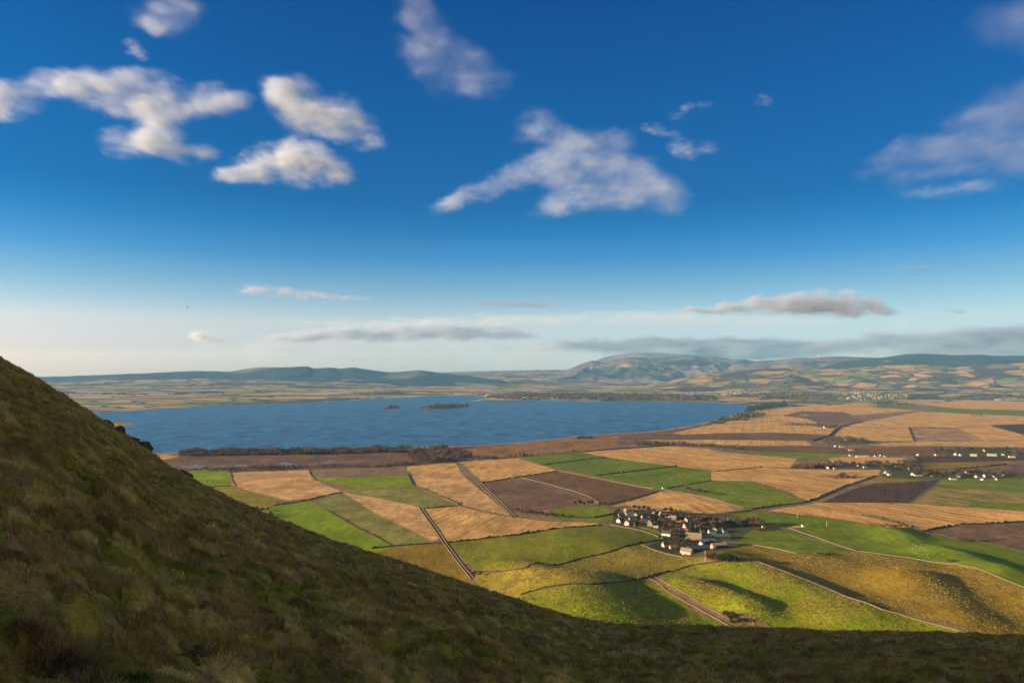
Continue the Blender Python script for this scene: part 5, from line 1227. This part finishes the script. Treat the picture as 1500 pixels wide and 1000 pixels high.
# ------------------------------------------------------------------ clouds: volumes of drifting vapour high above the haze
def cloud(label, alt, od, lobes, nscale=1.0, stretch=(.6, .28, 1.1), thr=.42, gain=.36, amp=.78, depth=.3, soak=.35, col=(.74, .79, 1.0)):
    pm = sum(l[1] for l in lobes) / len(lobes); D = (alt - CAMZ) / ((541 - pm) / 1000.0); px0 = sum(l[0] for l in lobes) / len(lobes)
    C0 = Vector(((px0 - 750) / 1000 * D, D, CAMZ + (541 - pm) / 1000 * D)); k = D / 1000
    rr = random.Random(int(px0 * 7 + pm)); L = []
    for l in lobes:
        px, py, rx, ry = l[:4]; rot = l[4] if len(l) > 4 else 0; w = l[5] if len(l) > 5 else 1.0
        rx *= 1.45; ry *= 1.5
        L.append((Vector(((px - px0) * k, rr.uniform(-.25, .25) * rx * k * depth, (pm - py) * k)), Vector((rx * k, max(ry * .55, rx * depth) * k, ry * k)), math.radians(rot), w))
    bm = bmesh.new()
    for c, r, rot, w in L:
        bmesh.ops.create_icosphere(bm, subdivisions=3, radius=1, matrix=Matrix.Translation(c) @ Matrix.Rotation(rot, 4, 'Y') @ Matrix.Diagonal((*(r * 1.02), 1)))
    me = bpy.data.meshes.new('cloud'); bm.to_mesh(me); bm.free()
    o = bpy.data.objects.new('cloud', me); COL.objects.link(o); o.location = C0
    m = o.modifiers.new('r', 'REMESH'); m.mode = 'VOXEL'; m.voxel_size = k * max(1.2, min(l[3] for l in lobes) / 3.2)
    out = bpy.data.meshes.new_from_object(o.evaluated_get(bpy.context.evaluated_depsgraph_get())); o.modifiers.clear(); o.data = out; out.name = 'cloud'; bpy.data.meshes.remove(me)
    t = NT('cloud_vapour'); P0 = t.n('ShaderNodeTexCoord').outputs['Object']
    ry = sum(l[3] for l in lobes) / len(lobes) * k * nscale
    off = t.n('ShaderNodeVectorMath', operation='ADD'); t.l(P0, off.inputs[0]); off.inputs[1].default_value = (px0 * 37, pm * 11, px0)
    sv = t.vmul(off.outputs[0], stretch)
    nz = t.math('ADD', t.math('MULTIPLY', t.noise(sv, 1 / (ry * 1.6), 3, .5), .62), t.math('MULTIPLY', t.noise(t.vmul(sv, (.8, .8, 1.25)), 1 / (ry * .7), 7, .66), .38))
    warp = t.noise(sv, 1 / (ry * 1.6), 4, .6, 'Color')
    wv = t.n('ShaderNodeVectorMath', operation='SUBTRACT'); t.l(warp, wv.inputs[0]); wv.inputs[1].default_value = (.5, .5, .5)
    ws = t.vmul(wv.outputs[0], (ry * 1.6,) * 3); pw = t.n('ShaderNodeVectorMath', operation='ADD'); t.l(P0, pw.inputs[0]); t.l(ws, pw.inputs[1])
    f = None
    for c, r, rot, w in L:
        mp = t.n('ShaderNodeMapping', vector_type='TEXTURE'); mp.inputs['Location'].default_value = c; mp.inputs['Rotation'].default_value = (0, rot, 0); mp.inputs['Scale'].default_value = r; t.l(pw.outputs[0], mp.inputs[0])
        g = t.n('ShaderNodeTexGradient', gradient_type='SPHERICAL'); t.l(mp.outputs[0], g.inputs[0])
        v = g.outputs['Fac'] if w == 1 else t.math('MULTIPLY', g.outputs['Fac'], w)
        f = v if f is None else t.math('ADD', f, v)
    f = t.math('MINIMUM', f, 1.0); nn = t.mapr(nz, .36, .64, -1, 1)
    d = t.math('ADD', t.math('MULTIPLY', f, 2.0), t.math('MULTIPLY', nn, amp))
    d = t.math('MULTIPLY', t.math('SUBTRACT', d, thr), gain, True)
    d = t.math('MULTIPLY', t.math('POWER', d, 2.3), t.mapr(f, 0, .12, 0, 1))
    halo = t.math('MULTIPLY', t.math('ADD', t.math('MULTIPLY', f, .9), t.math('MULTIPLY', nn, .45)), .14, True)
    d = t.math('MULTIPLY', t.math('ADD', t.math('MULTIPLY', d, .62), t.math('MULTIPLY', halo, t.mapr(f, .02, .3, 0, 1))), 1.0)
    dep = sum(l[1].y for l in L) / len(L)
    dn = t.math('MULTIPLY', d, od * 1.1 / dep)
    pv = t.n('ShaderNodeVolumePrincipled'); pv.inputs['Color'].default_value = (*col, 1); t.l(dn, pv.inputs['Density']); pv.inputs['Anisotropy'].default_value = .1; pv.inputs['Absorption Color'].default_value = (soak, soak, soak, 1)
    t.l(pv.outputs[0], t.out.inputs['Volume'])
    o.data.materials.clear(); o.data.materials.append(t.m)
    return tag(o, label, 'cloud')
CLOUDS = [
 ('long thin white veil of cloud between the spindle cloud and the flat bank', 3200, .6, [(520, 474, 150, 7), (680, 470, 170, 9), (840, 466, 180, 10), (1000, 466, 180, 10), (1130, 472, 120, 8)], dict(stretch=(.3, .1, 1), thr=.4, gain=.5, depth=.25)),
 ('large ragged white cloud spread like a wing in the upper left sky', 1700, 2.6, [(80, 118, 50, 22, 0), (130, 122, 55, 26, 0), (190, 132, 55, 30, 0), (250, 148, 55, 26, 0), (310, 143, 48, 22, -8), (345, 145, 22, 12, 0, .8), (220, 175, 32, 34, 0), (195, 205, 48, 20, 0, .8), (255, 208, 50, 20, 15, .8), (295, 220, 28, 12, 10, .7)], {}),
 ('broken cloud at the left edge of the sky, level with the wing shaped cloud', 1650, 2.0, [(-40, 140, 50, 28), (0, 138, 38, 26), (28, 140, 25, 18, 0, .8)], {}),
 ('bright lumpy cloud slanting down, right of the wing shaped cloud', 1700, 3.2, [(402, 125, 25, 18, 20), (428, 142, 36, 32, 20), (455, 165, 38, 26, 10), (492, 170, 32, 32, 20), (520, 192, 36, 26, 35), (543, 205, 18, 16, 20, .8)], {}),
 ('bright rounded cloud with a pointed left end, below the slanting lumpy cloud', 1700, 3.4, [(322, 252, 26, 10, -10), (355, 244, 38, 18, -10), (395, 234, 42, 26, -8), (435, 228, 40, 28, 4), (470, 240, 38, 22, 15), (497, 250, 22, 12, 10, .8), (430, 262, 45, 12, 5, .7)], {}),
 ('pale streaky cloud cut by the top edge of the sky at left', 1800, .7, [(210, 8, 30, 24), (240, 10, 34, 30), (265, 4, 26, 26), (228, 30, 24, 12)], {}),
 ('tiny faint cloud tuft above the wing shaped cloud', 1800, .8, [(182, 60, 16, 10, 25), (194, 70, 14, 9, 30)], {}),
 ('thin lilac cloud trailing down from the top edge of the sky', 1800, .45, [(600, 5, 30, 24), (622, 30, 30, 32, 0), (610, 62, 34, 24), (640, 55, 30, 24), (675, 80, 36, 26), (700, 100, 42, 28, 20), (655, 112, 38, 22, 0, .9), (725, 112, 36, 14, -10, .8), (618, 95, 24, 18, 0, .8), (690, 125, 36, 14, 0, .7)], {}),
 ('large central cloud with a long tapering tail pointing down to the left', 1650, 1.0, [(655, 296, 28, 10, -20, 1.3), (678, 288, 30, 12, -20, 1.3), (702, 280, 36, 15, -20, 1.3), (740, 266, 42, 19, -18, 1.2), (785, 248, 44, 24, -15), (830, 228, 46, 32, 0), (865, 212, 46, 28, 0), (905, 205, 30, 18, 0, .8), (800, 205, 40, 26, 0, .8), (790, 178, 30, 20, 0, .7), (880, 250, 44, 30, 0), (840, 270, 46, 18, 0, .8), (800, 300, 36, 15, 0), (850, 294, 46, 17, 0), (900, 285, 48, 22, -5), (945, 270, 46, 34, 0), (985, 285, 30, 24, 10), (925, 248, 38, 22, 0)], {}),
 ('small pale cloud right of the large central one', 1750, .7, [(995, 208, 22, 12, 10), (1018, 216, 28, 14), (1040, 214, 18, 9, 0, .8)], {}),
 ('faint wisp just above the small pale cloud', 1750, .7, [(957, 184, 18, 8), (980, 190, 20, 6, 5)], {}),
 ('faintest slanting wisp, highest of those right of the central cloud', 1750, .5, [(1000, 160, 16, 8, -20), (1025, 150, 22, 7, -10)], {}),
 ('tiny round puff alone in the blue right of the wisps', 1750, .5, [(1124, 141, 13, 9)], {}),
 ('big grey lilac cloud rising to the right edge of the sky', 1700, .6, [(1300, 235, 34, 13, -15), (1340, 222, 42, 20, -20), (1385, 200, 50, 26, -18), (1440, 178, 58, 32, -18), (1500, 155, 60, 38, -18), (1560, 140, 60, 42, -10), (1480, 205, 70, 42, -10), (1400, 228, 60, 26, -8), (1320, 256, 55, 13, 0), (1390, 250, 55, 14, 0, .8), (1540, 215, 70, 38, 0)], dict(col=(.56, .62, .82), soak=.0)),  # the greyer, absorbing colour puts this cloud's shade into the vapour
 ('narrow grey streak cloud under the big lilac cloud at right', 1700, .35, [(1335, 280, 30, 9, 0), (1370, 279, 38, 11, 0), (1415, 273, 40, 11, -5), (1455, 266, 34, 11, 0)], {}),
 ('dim veil of cloud in the top right corner', 1800, .2, [(1465, 30, 40, 24), (1510, 20, 50, 40), (1550, 30, 50, 40)], {}),
 ('slender pink tipped cloud low on the left, tapering right', 2000, 2.0, [(370, 424, 20, 9), (400, 427, 32, 9, 2), (435, 430, 34, 8, 3), (468, 434, 30, 5, 3), (510, 436, 36, 3, 0, .8)], dict(stretch=(.5, .2, 1), col=(.72, .70, .80), soak=.2)),
 ('thin dark streak cloud above the horizon, left of centre', 2000, 2.0, [(640, 443, 24, 4, 5), (700, 444, 32, 4.5, 0), (745, 445, 40, 6, 0), (795, 446, 36, 4.5, 0)], dict(stretch=(.5, .2, 1), col=(.42, .50, .64), soak=.0)),
 ('long dark spindle shaped cloud above the far moor', 2000, 6.0, [(1010, 454, 36, 4, 0), (1055, 452, 44, 7, -2), (1105, 449, 46, 11, -3), (1155, 446, 50, 15, -2), (1205, 445, 50, 18, 0), (1250, 447, 44, 17, 3), (1288, 452, 28, 11, 5), (1310, 457, 18, 6, 5)], dict(stretch=(.6, .25, 1), col=(.60, .63, .76), soak=.1)),
 ('small dark dash of cloud at the right, above the spindle cloud', 2000, 1.2, [(1330, 393, 22, 4.5), (1355, 394, 22, 5)], dict(stretch=(.5, .2, 1), col=(.42, .50, .64), soak=.0)),
 ('tiny dark dash of cloud far right of the spindle cloud', 2000, 1.2, [(1398, 455, 14, 4), (1412, 457, 12, 4)], dict(stretch=(.5, .2, 1), col=(.42, .50, .64), soak=.0)),
 ('small scrap of cloud under the right tip of the spindle cloud', 2000, 1.2, [(1318, 474, 16, 4), (1332, 476, 14, 3)], dict(stretch=(.5, .2, 1))),
 ('long flat cloud bank with a lit left end, low over the left hills', 2000, 4.5, [(420, 495, 44, 6, 0), (465, 491, 50, 10, -2), (520, 489, 56, 10, 0), (580, 487, 60, 12, 0), (640, 485, 60, 13, 0), (700, 485, 56, 13, 0), (745, 488, 40, 9, 4), (775, 491, 24, 5, 4)], dict(stretch=(.5, .2, 1), col=(.66, .74, .9), soak=.0)),
 ('small cream puff left of the long flat cloud bank', 2000, 2.4, [(290, 491, 12, 8), (302, 494, 18, 8), (320, 497, 15, 6)], {}),
 ('small dark double cloud beneath the right end of the flat bank', 1900, 1.6, [(745, 509, 18, 5), (775, 511, 26, 6), (800, 512, 16, 5)], dict(stretch=(.5, .2, 1), col=(.42, .50, .64), soak=.0)),
 ('dull grey cloud sheet filling the horizon under the flat bank', 1400, 1.3, [(420, 515, 140, 15), (560, 514, 150, 18), (700, 516, 150, 20), (820, 520, 110, 22)], dict(stretch=(.4, .15, 1), thr=.5, gain=.5, depth=.4, col=(.6, .7, .86), soak=.0)),
 ('blue grey cloud bank lying over the brown moor hills', 1700, 5.0, [(850, 505, 60, 9), (920, 504, 70, 11), (1000, 506, 80, 12), (1080, 506, 80, 14), (1150, 508, 70, 13), (1210, 512, 60, 11), (1050, 516, 160, 14)], dict(stretch=(.45, .15, 1), depth=.5, gain=.6, col=(.44, .56, .76), soak=.0)),
 ('blue grey cloud bank over the forested ridge at the right edge', 1700, 5.0, [(1225, 502, 44, 7), (1290, 498, 60, 12), (1360, 496, 70, 14), (1440, 494, 80, 16), (1530, 490, 90, 20), (1620, 490, 80, 20), (1400, 511, 170, 14), (1560, 510, 120, 16)], dict(stretch=(.45, .15, 1), depth=.5, gain=.6, col=(.44, .56, .76), soak=.0)),
]
for lb, alt, od, lobes, kw in CLOUDS: cloud(lb, alt, od, lobes, **kw)

# ------------------------------------------------------------------ the air
def haze():
    t = NT('haze_air'); v = t.n('ShaderNodeVolumePrincipled'); v.inputs['Color'].default_value = (.22, .52, .95, 1); v.inputs['Absorption Color'].default_value = (1, 1, 1, 1); v.inputs['Density'].default_value = 3.0e-5; v.inputs['Anisotropy'].default_value = 0
    t.l(v.outputs[0], t.out.inputs['Volume'])
    b = MB(); b.box(-24500, 24500, -2500, 24000, -18, 790); o = obj('haze', b.mesh('haze'), t.m); struct(o, 'stuff')
haze()
